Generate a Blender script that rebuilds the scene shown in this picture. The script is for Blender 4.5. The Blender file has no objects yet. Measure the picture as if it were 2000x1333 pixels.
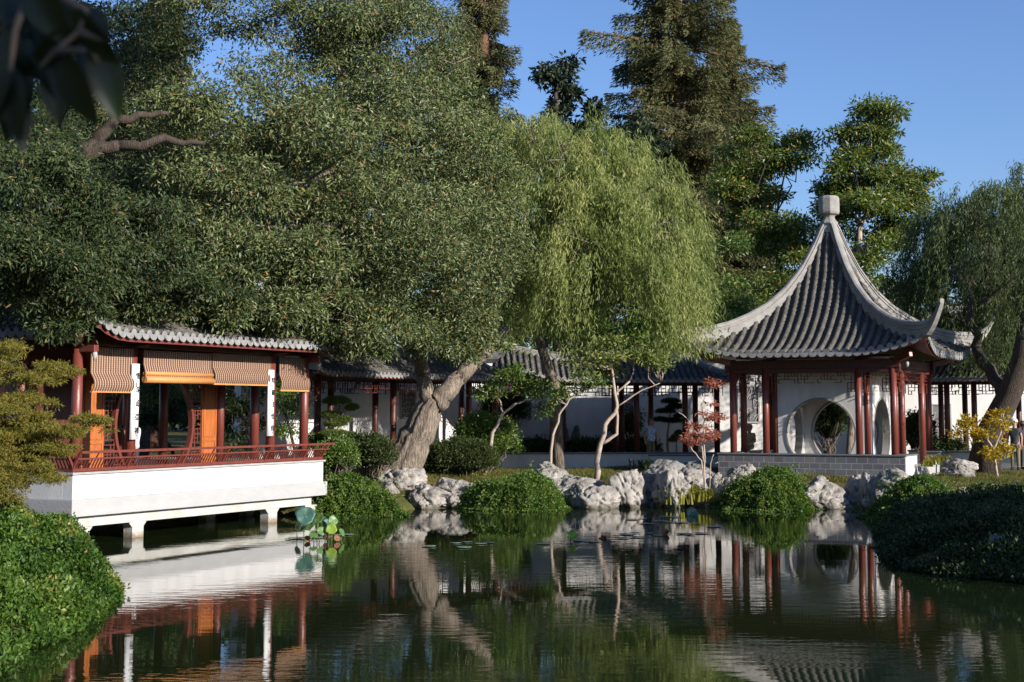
import bpy, bmesh, math, random
import numpy as np
R = math.radians
sc = bpy.context.scene
COL = sc.collection
random.seed(7)
rng = np.random.default_rng(11)

# ------------------------------------------------------------------ camera
PITCH = math.atan(301/3000.0)
cam_d = bpy.data.cameras.new("camera"); cam = bpy.data.objects.new("camera", cam_d); COL.objects.link(cam)
cam.location = (0, 0, 3.0); cam.rotation_euler = (math.pi/2+PITCH, 0, 0)
cam_d.sensor_width = 36; cam_d.lens = 54; cam_d.shift_y = -166.5/2000
cam_d.clip_start = .1; cam_d.clip_end = 3000
cam_d.dof.use_dof = True; cam_d.dof.focus_distance = 48; cam_d.dof.aperture_fstop = 5.0
sc.camera = cam

# ------------------------------------------------------------------ sky and sun
SUN_EL = R(19)
SX, SY = .785, -.620
w = bpy.data.worlds.new("World"); sc.world = w; w.use_nodes = True
nt = w.node_tree; nt.nodes.clear()
sky = nt.nodes.new('ShaderNodeTexSky'); sky.sky_type = 'NISHITA'; sky.sun_disc = False
sky.sun_elevation = SUN_EL; sky.sun_rotation = math.atan2(SX, SY)
sky.altitude = 200; sky.air_density = 1.0; sky.dust_density = .5; sky.ozone_density = 3.2
bg = nt.nodes.new('ShaderNodeBackground'); bg.inputs[1].default_value = .082
out = nt.nodes.new('ShaderNodeOutputWorld')
tint = nt.nodes.new('ShaderNodeMixRGB'); tint.blend_type = 'MULTIPLY'; tint.inputs[0].default_value = 1
tint.inputs[2].default_value = (.97, 1.07, 1.36, 1)
nt.links.new(sky.outputs[0], tint.inputs[1]); nt.links.new(tint.outputs[0], bg.inputs[0]); nt.links.new(bg.outputs[0], out.inputs[0])
sd = bpy.data.lights.new("sun", 'SUN'); so = bpy.data.objects.new("sun", sd); COL.objects.link(so)
sd.energy = 5.0; sd.angle = R(.55); sd.color = (1, .925, .83)
from mathutils import Vector, Matrix
sdir = Vector((SX*math.cos(SUN_EL), SY*math.cos(SUN_EL), math.sin(SUN_EL)))
so.rotation_euler = sdir.to_track_quat('Z', 'Y').to_euler(); so.location = (30, -30, 40)
sc.view_settings.view_transform = 'Standard'; sc.view_settings.look = 'None'
sc.view_settings.exposure = 0.62; sc.view_settings.gamma = 1
sc.cycles.max_bounces = 7; sc.cycles.transparent_max_bounces = 6
sc.cycles.diffuse_bounces = 2; sc.cycles.caustics_reflective = False; sc.cycles.caustics_refractive = False

# ------------------------------------------------------------------ where a pixel of the photograph lies at a given depth
cP, sP = math.cos(PITCH), math.sin(PITCH)
def Zv(v, Y):
    q = (500-v)/3000.0
    return 3 + Y*(q*cP+sP)/(cP-q*sP)
def Xu(u, Y, z=3): return (u-1000)/3000.0*(Y*cP+(z-3)*sP)
def P(u, v, Y):
    z = Zv(v, Y); return np.array((Xu(u, Y, z), Y, z))
def GY(v, z=0.0):
    q = (500-v)/3000.0
    return (z-3)*(cP-q*sP)/(q*cP+sP)
def G(u, v, z=0.0):
    Y = GY(v, z); return np.array((Xu(u, Y, z), Y, z))

# ------------------------------------------------------------------ materials
def newmat(name):
    m = bpy.data.materials.new(name); m.use_nodes = True
    return m, m.node_tree.nodes, m.node_tree.links, m.node_tree.nodes['Principled BSDF']
def mat(name, base, rough=.6, var=.25, scale=3.0, bump=.0, bscale=30, spec=.4, col2=None, detail=5, streak=None, metallic=0):
    m, N, L, b = newmat(name)
    tc = N.new('ShaderNodeTexCoord'); vec = tc.outputs['Object']
    if streak:
        mp = N.new('ShaderNodeMapping'); mp.inputs['Scale'].default_value = streak; L.new(vec, mp.inputs['Vector']); vec = mp.outputs[0]
    n = N.new('ShaderNodeTexNoise'); n.inputs['Scale'].default_value = scale; n.inputs['Detail'].default_value = detail
    n.inputs['Roughness'].default_value = .65
    L.new(vec, n.inputs['Vector'])
    r = N.new('ShaderNodeValToRGB'); L.new(n.outputs['Fac'], r.inputs[0])
    c2 = col2 if col2 else tuple(c*(1-var) for c in base)
    r.color_ramp.elements[0].position = .32; r.color_ramp.elements[1].position = .68
    r.color_ramp.elements[0].color = (*c2, 1); r.color_ramp.elements[1].color = (*[c*(1+var*.4) for c in base], 1)
    L.new(r.outputs[0], b.inputs['Base Color'])
    b.inputs['Roughness'].default_value = rough; b.inputs['Specular IOR Level'].default_value = spec
    b.inputs['Metallic'].default_value = metallic
    if bump:
        n2 = N.new('ShaderNodeTexNoise'); n2.inputs['Scale'].default_value = bscale; n2.inputs['Detail'].default_value = 6
        L.new(vec, n2.inputs['Vector'])
        bp = N.new('ShaderNodeBump'); bp.inputs['Strength'].default_value = bump; bp.inputs['Distance'].default_value = .05
        L.new(n2.outputs['Fac'], bp.inputs['Height']); L.new(bp.outputs[0], b.inputs['Normal'])
    return m
def leafmat(name, stops, trans=.35, rough=.5, spec=.35):
    """stops: [(pos, colour)] over the per-leaf random number"""
    m, N, L, b = newmat(name)
    a = N.new('ShaderNodeAttribute'); a.attribute_name = 'var'
    r = N.new('ShaderNodeValToRGB'); L.new(a.outputs['Fac'], r.inputs[0])
    while len(r.color_ramp.elements) < len(stops): r.color_ramp.elements.new(.5)
    for e, (p, c) in zip(r.color_ramp.elements, stops): e.position = p; e.color = (*c, 1)
    L.new(r.outputs[0], b.inputs['Base Color'])
    b.inputs['Roughness'].default_value = rough; b.inputs['Specular IOR Level'].default_value = spec
    t = N.new('ShaderNodeBsdfTranslucent'); mx = N.new('ShaderNodeMixShader'); mx.inputs[0].default_value = trans
    hs = N.new('ShaderNodeHueSaturation'); hs.inputs['Value'].default_value = 1.25; hs.inputs['Saturation'].default_value = 1.1
    L.new(r.outputs[0], hs.inputs['Color']); L.new(hs.outputs[0], t.inputs['Color'])
    L.new(b.outputs[0], mx.inputs[1]); L.new(t.outputs[0], mx.inputs[2])
    L.new(mx.outputs[0], N['Material Output'].inputs['Surface'])
    return m
M = {}
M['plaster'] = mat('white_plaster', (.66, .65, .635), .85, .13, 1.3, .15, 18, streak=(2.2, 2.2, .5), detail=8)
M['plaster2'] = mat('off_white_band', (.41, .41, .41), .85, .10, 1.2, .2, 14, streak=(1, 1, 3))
M['concrete'] = mat('pale_concrete', (.50, .49, .45), .85, .2, 2, .2, 20)
M['redwood'] = mat('red_lacquered_wood', (.17, .042, .030), .38, .25, 3, .1, 25, spec=.5, streak=(4, 4, .6))
M['darkwood'] = mat('dark_brown_wood', (.085, .024, .018), .45, .3, 3, .1, 25, streak=(4, 4, .8))
M['corrwood'] = mat('shade_dark_red_wood', (.105, .030, .022), .45, .3, 3, .1, 25, streak=(4, 4, .8))  # red lacquer darkened in its colour to stand in for corridor shade
M['orange'] = mat('orange_wood_panel', (.44, .135, .035), .45, .4, 4, .1, 25, streak=(7, 7, .5))
M['tile'] = mat('grey_brown_roof_tile', (.125, .116, .104), .85, .6, 4, .5, 22)
M['tilebed'] = mat('dark_tile_trough', (.055, .055, .055), .85, .3, 5)
M['tileend'] = mat('grey_eave_tile', (.26, .26, .26), .75, .35, 6, .3, 30)
M['ridge'] = mat('weathered_ridge_plaster', (.30, .288, .268), .85, .28, 2.2, .25, 14)
M['stonebase'] = mat('grey_stone_plinth_foot', (.38, .37, .36), .85, .2, 3, .3, 20)
M['cap'] = mat('dark_stone_cap', (.16, .16, .165), .6, .2, 3)
M['rock'] = mat('pale_lake_stone', (.37, .345, .31), .92, .4, 2.4, 1.0, 11, col2=(.15, .135, .12), detail=9)
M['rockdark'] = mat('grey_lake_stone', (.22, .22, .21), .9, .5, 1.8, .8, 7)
M['bark'] = mat('grey_furrowed_bark', (.30, .245, .195), .95, .3, 3.6, 1.0, 6, col2=(.07, .055, .045), streak=(5, 5, .9))
M['bark2'] = mat('dark_bark', (.075, .058, .045), .95, .5, 3.5, 1.0, 8, streak=(5, 5, 1))
M['redbark'] = mat('red_brown_bark', (.16, .085, .055), .95, .4, 3, .8, 8, streak=(5, 5, .6))
M['palebark'] = mat('pale_smooth_bark', (.42, .34, .28), .8, .3, 5, .3, 20)
M['twig'] = mat('twig_brown', (.16, .12, .09), .9, .3, 5)
M['skin'] = mat('skin', (.48, .27, .18), .55, .08, 6)
M['ink'] = mat('black_ink', (.01, .01, .012), .5, .1, 4)
M['soil'] = mat('brown_soil', (.16, .10, .06), .95, .4, 3, .4, 20)
M['boardwhite'] = mat('white_painted_board', (.82, .83, .84), .5, .04, 2)
M['stonework'] = mat('stone_retaining_wall', (.20, .19, .16), .9, .35, 2, .6, 8, streak=(1, 1, 4))
def stain(m, z0, z1, col, world=False):
    N = m.node_tree.nodes; L = m.node_tree.links; b = N['Principled BSDF']; src = b.inputs['Base Color'].links[0].from_socket
    tc = N.new('ShaderNodeTexCoord'); sx = N.new('ShaderNodeSeparateXYZ'); L.new(N.new('ShaderNodeNewGeometry').outputs['Position'] if world else tc.outputs['Object'], sx.inputs[0]); n = N.new('ShaderNodeTexNoise'); n.inputs['Scale'].default_value = 9; n.inputs['Detail'].default_value = 6; L.new(tc.outputs['Object'], n.inputs['Vector'])
    ma = N.new('ShaderNodeMath'); ma.operation = 'MULTIPLY_ADD'; ma.inputs[1].default_value = .22; L.new(n.outputs['Fac'], ma.inputs[0]); L.new(sx.outputs[2], ma.inputs[2])
    mr = N.new('ShaderNodeMapRange'); mr.inputs[1].default_value = z0+.11; mr.inputs[2].default_value = z1+.11; mr.inputs[3].default_value = .85; mr.inputs[4].default_value = 0; L.new(ma.outputs[0], mr.inputs[0])
    mx = N.new('ShaderNodeMixRGB'); L.new(mr.outputs[0], mx.inputs[0]); L.new(src, mx.inputs[1]); mx.inputs[2].default_value = (*col, 1); L.new(mx.outputs[0], b.inputs['Base Color'])
stain(M['concrete'], .03, .16, (.20, .14, .075)); stain(M['rock'], .04, .16, (.085, .08, .05), True)
def brickmat():
    m, N, L, b = newmat('grey_brick')
    tc = N.new('ShaderNodeTexCoord'); sx = N.new('ShaderNodeSeparateXYZ'); L.new(tc.outputs['Object'], sx.inputs[0])
    ad = N.new('ShaderNodeMath'); ad.operation = 'ADD'; L.new(sx.outputs[0], ad.inputs[0]); L.new(sx.outputs[1], ad.inputs[1])
    cb = N.new('ShaderNodeCombineXYZ'); L.new(ad.outputs[0], cb.inputs[0]); L.new(sx.outputs[2], cb.inputs[1])
    br = N.new('ShaderNodeTexBrick'); L.new(cb.outputs[0], br.inputs['Vector'])
    br.inputs['Scale'].default_value = 1; br.inputs['Brick Width'].default_value = .36; br.inputs['Row Height'].default_value = .2
    br.inputs['Mortar Size'].default_value = .008; br.inputs['Bias'].default_value = -.1
    br.inputs['Color1'].default_value = (.20, .20, .215, 1); br.inputs['Color2'].default_value = (.125, .125, .14, 1)
    br.inputs['Mortar'].default_value = (.42, .42, .42, 1)
    n = N.new('ShaderNodeTexNoise'); n.inputs['Scale'].default_value = 9
    mx = N.new('ShaderNodeMixRGB'); mx.blend_type = 'MULTIPLY'; mx.inputs[0].default_value = .35
    L.new(tc.outputs['Object'], n.inputs['Vector'])
    L.new(br.outputs['Color'], mx.inputs[1]); L.new(n.outputs['Color'], mx.inputs[2]); L.new(mx.outputs[0], b.inputs['Base Color'])
    b.inputs['Roughness'].default_value = .8
    return m
M['brick'] = brickmat()
def blindmat(name, c1, c2):
    m, N, L, b = newmat(name)
    tc = N.new('ShaderNodeTexCoord'); sx = N.new('ShaderNodeSeparateXYZ'); L.new(tc.outputs['Object'], sx.inputs[0])
    wv = N.new('ShaderNodeMath'); wv.operation = 'MULTIPLY'; wv.inputs[1].default_value = 2*math.pi/.05
    L.new(sx.outputs[2], wv.inputs[0]); s = N.new('ShaderNodeMath'); s.operation = 'SINE'; L.new(wv.outputs[0], s.inputs[0])
    r = N.new('ShaderNodeValToRGB'); mr = N.new('ShaderNodeMapRange'); mr.inputs[1].default_value = -1; L.new(s.outputs[0], mr.inputs[0])
    L.new(mr.outputs[0], r.inputs[0]); r.color_ramp.elements[0].color = (*c2, 1); r.color_ramp.elements[1].color = (*c1, 1)
    r.color_ramp.elements[0].position = .1; r.color_ramp.elements[1].position = .6
    L.new(r.outputs[0], b.inputs['Base Color']); b.inputs['Roughness'].default_value = .6
    return m
M['blind'] = blindmat('bamboo_blind', (.50, .345, .25), (.34, .22, .155))
M['blindrib'] = mat('dark_blind_gap', (.17, .09, .06), .7, .2, 6)
M['blindroll'] = mat('orange_bamboo_roll', (.62, .27, .085), .5, .15, 6, streak=(1, 1, 8))
# water
def watermat():
    m, N, L, b = newmat('pond_water')
    b.inputs['Base Color'].default_value = (.012, .020, .006, 1); b.inputs['Roughness'].default_value = .015
    b.inputs['IOR'].default_value = 1.333; b.inputs['Specular IOR Level'].default_value = .5
    tc = N.new('ShaderNodeTexCoord')
    n = N.new('ShaderNodeTexNoise'); n.inputs['Scale'].default_value = 2.6; n.inputs['Detail'].default_value = 3; n.inputs['Roughness'].default_value = .5
    n2 = N.new('ShaderNodeTexNoise'); n2.inputs['Scale'].default_value = .22; n2.inputs['Detail'].default_value = 2
    mp = N.new('ShaderNodeMapping'); mp.inputs['Scale'].default_value = (.6, 1.7, 1); mp.inputs['Rotation'].default_value = (0, 0, .25)
    L.new(tc.outputs['Object'], mp.inputs[0]); L.new(mp.outputs[0], n.inputs['Vector']); L.new(tc.outputs['Object'], n2.inputs['Vector'])
    mr = N.new('ShaderNodeMapRange'); mr.inputs[1].default_value = .40; mr.inputs[2].default_value = .62
    mr.inputs[3].default_value = .12; mr.inputs[4].default_value = 1; L.new(n2.outputs['Fac'], mr.inputs[0])
    mu = N.new('ShaderNodeMath'); mu.operation = 'MULTIPLY'; L.new(n.outputs['Fac'], mu.inputs[0]); L.new(mr.outputs[0], mu.inputs[1])
    bp = N.new('ShaderNodeBump'); bp.inputs['Strength'].default_value = 1; bp.inputs['Distance'].default_value = .0042
    L.new(mu.outputs[0], bp.inputs['Height']); L.new(bp.outputs[0], b.inputs['Normal'])
    return m
M['water'] = watermat()
def groundmat():
    m, N, L, b = newmat('grassy_bank')
    tc = N.new('ShaderNodeTexCoord')
    n = N.new('ShaderNodeTexNoise'); n.inputs['Scale'].default_value = .55; n.inputs['Detail'].default_value = 8; n.inputs['Roughness'].default_value = .7
    L.new(tc.outputs['Object'], n.inputs['Vector']); r = N.new('ShaderNodeValToRGB'); L.new(n.outputs['Fac'], r.inputs[0])
    cr = r.color_ramp; cr.elements[0].position = .35; cr.elements[0].color = (.05, .065, .018, 1)
    cr.elements[1].position = .7; cr.elements[1].color = (.20, .13, .065, 1); e = cr.elements.new(.52); e.color = (.11, .105, .035, 1)
    L.new(r.outputs[0], b.inputs['Base Color']); b.inputs['Roughness'].default_value = .95; b.inputs['Specular IOR Level'].default_value = .1
    n2 = N.new('ShaderNodeTexNoise'); n2.inputs['Scale'].default_value = 14; n2.inputs['Detail'].default_value = 5; L.new(tc.outputs['Object'], n2.inputs['Vector'])
    bp = N.new('ShaderNodeBump'); bp.inputs['Strength'].default_value = .7; bp.inputs['Distance'].default_value = .08
    L.new(n2.outputs['Fac'], bp.inputs['Height']); L.new(bp.outputs[0], b.inputs['Normal'])
    return m
M['ground'] = groundmat()
LM = {
 'oak': leafmat('olive_evergreen_leaf', [(0, (0.035, 0.055, 0.018)), (0.45, (0.105, 0.138, 0.046)), (0.8, (0.215, 0.25, 0.095)), (0.965, (0.29, 0.31, 0.13)), (0.985, (0.38, 0.28, 0.08)), (1, (0.26, 0.15, 0.06))], .13, .44, .4),
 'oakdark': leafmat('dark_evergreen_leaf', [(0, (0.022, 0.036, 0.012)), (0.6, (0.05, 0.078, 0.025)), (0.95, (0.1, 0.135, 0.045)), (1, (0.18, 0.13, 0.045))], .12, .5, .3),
 'willow': leafmat('yellow_green_willow_leaf', [(0, (0.1, 0.14, 0.035)), (0.4, (0.2, 0.25, 0.07)), (0.8, (0.36, 0.39, 0.14)), (1, (0.48, 0.42, 0.17))], .4, .5, .3),
 'willow2': leafmat('shade_dark_willow_leaf', [(0, (0.054, 0.078, 0.0264)), (0.7, (0.096, 0.132, 0.042)), (1, (0.168, 0.204, 0.072))], .35, .5, .3),  # willow green darkened in the leaf colour to stand in for shade
 'redwood': leafmat('olive_brown_needle_spray', [(0, (0.09, 0.095, 0.042)), (0.45, (0.15, 0.145, 0.065)), (0.7, (0.1, 0.135, 0.058)), (1, (0.26, 0.2, 0.1))], .2, .7, .1),
 'magnolia': leafmat('green_gold_leaf', [(0, (0.0568, 0.0892, 0.0194)), (0.55, (0.1216, 0.1782, 0.0324)), (0.9, (0.243, 0.2754, 0.0486)), (1, (0.4536, 0.2754, 0.0648))], .35, .4, .5),
 'back': leafmat('mid_green_leaf', [(0, (0.035, 0.055, 0.018)), (0.6, (0.06, 0.085, 0.025)), (1, (0.1, 0.13, 0.035))], .3, .5, .3),
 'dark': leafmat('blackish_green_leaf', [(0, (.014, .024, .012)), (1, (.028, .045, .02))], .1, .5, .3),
 'shrub': leafmat('glossy_shrub_leaf', [(0, (0.0585, 0.1105, 0.0208)), (0.6, (0.1105, 0.182, 0.0325)), (0.95, (0.195, 0.26, 0.0585)), (1, (0.338, 0.26, 0.078))], .3, .4, .5),
 'ivy': leafmat('bright_green_vine_leaf', [(0, (0.035, 0.085, 0.012)), (0.5, (0.085, 0.165, 0.025)), (0.9, (0.19, 0.27, 0.05)), (1, (0.33, 0.25, 0.08))], .35, .45, .4),
 'maple': leafmat('olive_gold_maple_leaf', [(0, (0.156, 0.156, 0.0286)), (0.6, (0.247, 0.2275, 0.0455)), (1, (0.39, 0.26, 0.065))], .45, .5, .3),
 'red': leafmat('salmon_red_leaf', [(0, (0.34, 0.1, 0.06)), (0.6, (0.46, 0.17, 0.11)), (1, (0.5, 0.28, 0.17))], .4, .5, .3),
 'yellow': leafmat('golden_leaf', [(0, (0.324, 0.252, 0.027)), (0.6, (0.45, 0.342, 0.036)), (1, (0.45, 0.216, 0.027))], .45, .5, .3),
 'pine': leafmat('yellow_green_needle', [(0, (.07, .11, .022)), (1, (.15, .20, .05))], .3, .5, .2),
 'pinedark': leafmat('dark_pine_needle', [(0, (.022, .045, .015)), (1, (.05, .085, .03))], .3, .5, .2),
 'strap': leafmat('yellow_green_strap_leaf', [(0, (.14, .17, .02)), (.7, (.30, .30, .05)), (1, (.36, .26, .06))], .4, .4, .4),
 'grass': leafmat('grass_blade', [(0, (.05, .07, .015)), (.5, (.12, .13, .03)), (1, (.26, .19, .07))], .35, .6, .2),
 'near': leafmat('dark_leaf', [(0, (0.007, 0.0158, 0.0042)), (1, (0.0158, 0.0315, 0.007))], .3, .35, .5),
}
M['padgreen'] = mat('lotus_green', (.10, .19, .05), .45, .3, 8, spec=.5)
M['padblue'] = mat('blue_green_lotus', (.035, .10, .075), .5, .25, 8)
M['padlime'] = mat('lime_lotus', (.22, .33, .04), .45, .2, 8)
M['padbrown'] = mat('withered_lotus', (.24, .10, .05), .7, .3, 8)
M['padpale'] = mat('pale_floating_pad', (.17, .25, .19), .4, .3, 8)

# ------------------------------------------------------------------ object helpers
def tag(o, label=None, cat=None, group=None, kind=None):
    if label: o['label'] = label
    if cat: o['category'] = cat
    if group: o['group'] = group
    if kind: o['kind'] = kind
    return o
def thing(name, loc, rz, label, cat, group=None):
    o = bpy.data.objects.new(name, None); COL.objects.link(o); o.empty_display_size = .3
    o.location = [float(c) for c in loc]; o.rotation_euler = (0, 0, rz)
    return tag(o, label, cat, group)
def copy_tree(o, parent=None):
    c = o.copy(); COL.objects.link(c); c.parent = parent
    for ch in list(o.children): copy_tree(ch, c)
    return c
def rawmesh(name, V, F, smooth=True, var=None):
    """V (n,3); F (m,k) all same k"""
    V = np.asarray(V, dtype=np.float32); F = np.asarray(F, dtype=np.int32)
    me = bpy.data.meshes.new(name); k = F.shape[1]
    me.vertices.add(len(V)); me.vertices.foreach_set('co', V.ravel())
    me.loops.add(F.size); me.loops.foreach_set('vertex_index', F.ravel())
    me.polygons.add(len(F)); me.polygons.foreach_set('loop_start', np.arange(0, F.size, k, dtype=np.int32))
    me.polygons.foreach_set('use_smooth', np.full(len(F), smooth, dtype=bool))
    if var is not None:
        a = me.attributes.new('var', 'FLOAT', 'FACE'); a.data.foreach_set('value', var.astype(np.float32))
    me.update(calc_edges=True)
    return me
def link(name, me, m, parent=None):
    o = bpy.data.objects.new(name, me); COL.objects.link(o)
    if m is not None and not me.materials: me.materials.append(m)
    if parent is not None: o.parent = parent
    return o
class MB:
    def __init__(s, smooth=False): s.v = []; s.f = []; s.sm = smooth; s.fs = []
    def add(s, V, F, smooth=None):
        b = len(s.v); s.v.extend([tuple(map(float, p)) for p in V]); s.f.extend([tuple(b+i for i in f) for f in F])
        s.fs.extend([s.sm if smooth is None else smooth]*len(F)); return s
    def box(s, x0, x1, y0, y1, z0, z1):
        V = [(x, y, z) for x in (x0, x1) for y in (y0, y1) for z in (z0, z1)]
        return s.add(V, [(0, 1, 3, 2), (4, 6, 7, 5), (0, 4, 5, 1), (2, 3, 7, 6), (0, 2, 6, 4), (1, 5, 7, 3)], False)
    def bar(s, a, b, w, h, up=(0, 0, 1)):
        a = Vector(a); b = Vector(b); d = (b-a).normalized(); u = Vector(up)
        x = d.cross(u)
        if x.length < 1e-4: x = d.cross(Vector((0, 1, 0)))
        x.normalize(); u = x.cross(d)
        V = []
        for p in (a, b):
            for i, j in ((-1, -1), (1, -1), (1, 1), (-1, 1)): V.append(p+x*(w/2*i)+u*(h/2*j))
        return s.add(V, [(0, 1, 2, 3), (7, 6, 5, 4), (0, 4, 5, 1), (1, 5, 6, 2), (2, 6, 7, 3), (3, 7, 4, 0)], False)
    def tube(s, pts, rad, n=8, cap=True, smooth=True):
        pts = [Vector(tuple(map(float, p))) for p in pts]
        if not hasattr(rad, '__len__'): rad = [rad]*len(pts)
        V = []; F = []; prev = None
        for i, p in enumerate(pts):
            d = (pts[min(i+1, len(pts)-1)]-pts[max(i-1, 0)])
            d = d.normalized() if d.length > 1e-9 else Vector((0, 0, 1))
            if prev is None:
                x = d.orthogonal().normalized()
            else:
                x = prev-d*prev.dot(d); x = x.normalized() if x.length > 1e-6 else d.orthogonal().normalized()
            prev = x; y = d.cross(x)
            for k in range(n):
                a = 2*math.pi*k/n; V.append(p+(x*math.cos(a)+y*math.sin(a))*rad[i])
        for i in range(len(pts)-1):
            for k in range(n):
                a = i*n+k; b = i*n+(k+1) % n; F.append((a, b, b+n, a+n))
        s.add(V, F, smooth)
        if cap:
            b = len(s.v)-len(V); s.f.append(tuple(b+k for k in range(n))[::-1]); s.f.append(tuple(b+(len(pts)-1)*n+k for k in range(n))); s.fs += [False, False]
        return s
    def cyl(s, x, y, z0, z1, r, n=16): return s.tube([(x, y, z0), (x, y, z1)], r, n)
    def lathe(s, prof, c=(0, 0, 0), n=16, smooth=True, ang0=0):
        V = []; F = []
        for r, z in prof:
            for k in range(n):
                a = ang0+2*math.pi*k/n; V.append((c[0]+r*math.cos(a), c[1]+r*math.sin(a), c[2]+z))
        for i in range(len(prof)-1):
            for k in range(n):
                a = i*n+k; b = i*n+(k+1) % n; F.append((a, b, b+n, a+n))
        s.add(V, F, smooth); b = len(s.v)-len(V)
        s.f.append(tuple(b+k for k in range(n))[::-1]); s.f.append(tuple(b+(len(prof)-1)*n+k for k in range(n))); s.fs += [False, False]
        return s
    def grid(s, Gd, smooth=True, flip=False):
        nu = len(Gd); nv = len(Gd[0]); V = [p for row in Gd for p in row]; F = []
        for i in range(nu-1):
            for j in range(nv-1):
                a = i*nv+j; q = (a, a+1, a+nv+1, a+nv); F.append(q[::-1] if flip else q)
        return s.add(V, F, smooth)
    def build(s, name, m, parent=None, bevel=0):
        me = bpy.data.meshes.new(name); me.from_pydata(s.v, [], s.f); me.polygons.foreach_set('use_smooth', s.fs); me.update()
        o = link(name, me, m, parent)
        if bevel:
            b = o.modifiers.new('bevel', 'BEVEL'); b.width = bevel; b.segments = 2; b.limit_method = 'ANGLE'
        return o

# ------------------------------------------------------------------ foliage helpers
def unit(a): return a/np.maximum(np.linalg.norm(a, axis=1, keepdims=True), 1e-9)
def leaves(pos, ax, length, width, g=rng, fold=.0, nrm=None):
    """diamond leaves: pos base, ax long axis"""
    n = len(pos); ax = unit(ax)
    if nrm is None: nrm = g.normal(size=(n, 3))
    side = unit(np.cross(ax, nrm)); up = np.cross(side, ax)
    L = (length*g.uniform(.65, 1.25, n))[:, None]; W = (width*g.uniform(.7, 1.2, n))[:, None]
    mid = pos+ax*L*.45
    V = np.stack([pos, mid+side*W*.5+up*L*.06, pos+ax*L+up*L*-.08, mid-side*W*.5+up*L*.06], 1).reshape(-1, 3)
    F = np.arange(4*n).reshape(n, 4)
    return V, F
def leafobj(name, chunks, m, parent, off, g=rng):
    V = np.concatenate([c[0] for c in chunks]); n = len(V)//4
    F = np.arange(4*n).reshape(n, 4); var = np.concatenate([c[2] for c in chunks])
    me = rawmesh(name, V-np.asarray(off, float), F, False, var)
    return link(name, me, m, parent)
def clumpy(ells, g, clump_r, n_leaf, llen, lwid, droop=.2, flat=.75, shell=.45, gap=0):
    """ells: list of (c, r, nclump). Returns leaf chunk and clump centres"""
    C = []
    for c, r, n in ells:
        d = unit(g.normal(size=(n, 3))); rad = g.uniform(0, 1, n)**shell
        p = np.asarray(c)+d*rad[:, None]*np.asarray(r)
        if n >= 30:      # gather the clumps into larger boughs with hollows between them
            q = max(4, n//15); cen = p[:q]; w_ = g.integers(0, q, n); rb = min(1.45, max(.35, float(np.mean(r))*.36))
            dv = unit(g.normal(size=(n, 3))); dv[:, 2] = np.abs(dv[:, 2])*.9-.2
            p = cen[w_]+dv*rb*(g.uniform(.3, 1, n)**.35*g.uniform(.75, 1.25, q)[w_])[:, None]*np.array((1.15, 1.15, .72))
        else: p += g.normal(size=(n, 3))*np.asarray(r)*.05
        C.append(p)
    C = np.concatenate(C)
    if gap:
        f = np.sin(C[:, 0]*1.3+C[:, 2]*.7)+np.sin(C[:, 2]*1.7-C[:, 0]*.6+C[:, 1]*.5)+np.sin(C[:, 0]*.5+C[:, 1]*1.1+1.7)
        C = C[f > -3+gap]
    k = len(C); rr = clump_r*g.uniform(.6, 1.4, k)
    idx = np.repeat(np.arange(k), n_leaf); n = len(idx)
    d = g.normal(size=(n, 3))*np.array((1, 1, flat)); rad = g.uniform(0, 1, n)**.5
    pos = C[idx]+unit(d)*(rr[idx]*rad)[:, None]*np.array((1, 1, flat))
    ax = unit(d)*.8+g.normal(size=(n, 3))*.55+np.array((0, 0, -droop))
    V, F = leaves(pos, ax, llen, lwid, g)
    cv = g.uniform(-.28, .28, k); var = np.clip(g.beta(1.6, 1.9, n)*.86+cv[idx]*.6+(g.uniform(0, 1, n) > .955)*.9, 0, 1)
    return (V, F, var), C
def EP(u, v, Y, ru, rv, ry, n):
    return (P(u, v, Y), np.array((ru*Y/3000, ry, rv*Y/3000)), n)
def limb(mb, a, b, r0, r1, g, n=7, segs=5, wob=.08, sag=0.0):
    a = np.asarray(a, float); b = np.asarray(b, float); L = np.linalg.norm(b-a); pts = []
    w = g.normal(size=(segs+1, 3))*L*wob
    for i in range(segs+1):
        t = i/segs; p = a*(1-t)+b*t+w[i]*math.sin(math.pi*t)+np.array((0, 0, sag*L*math.sin(math.pi*t))); pts.append(p)
    mb.tube(pts, [r0*(1-i/segs)+r1*i/segs for i in range(segs+1)], n)
    return pts
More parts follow.
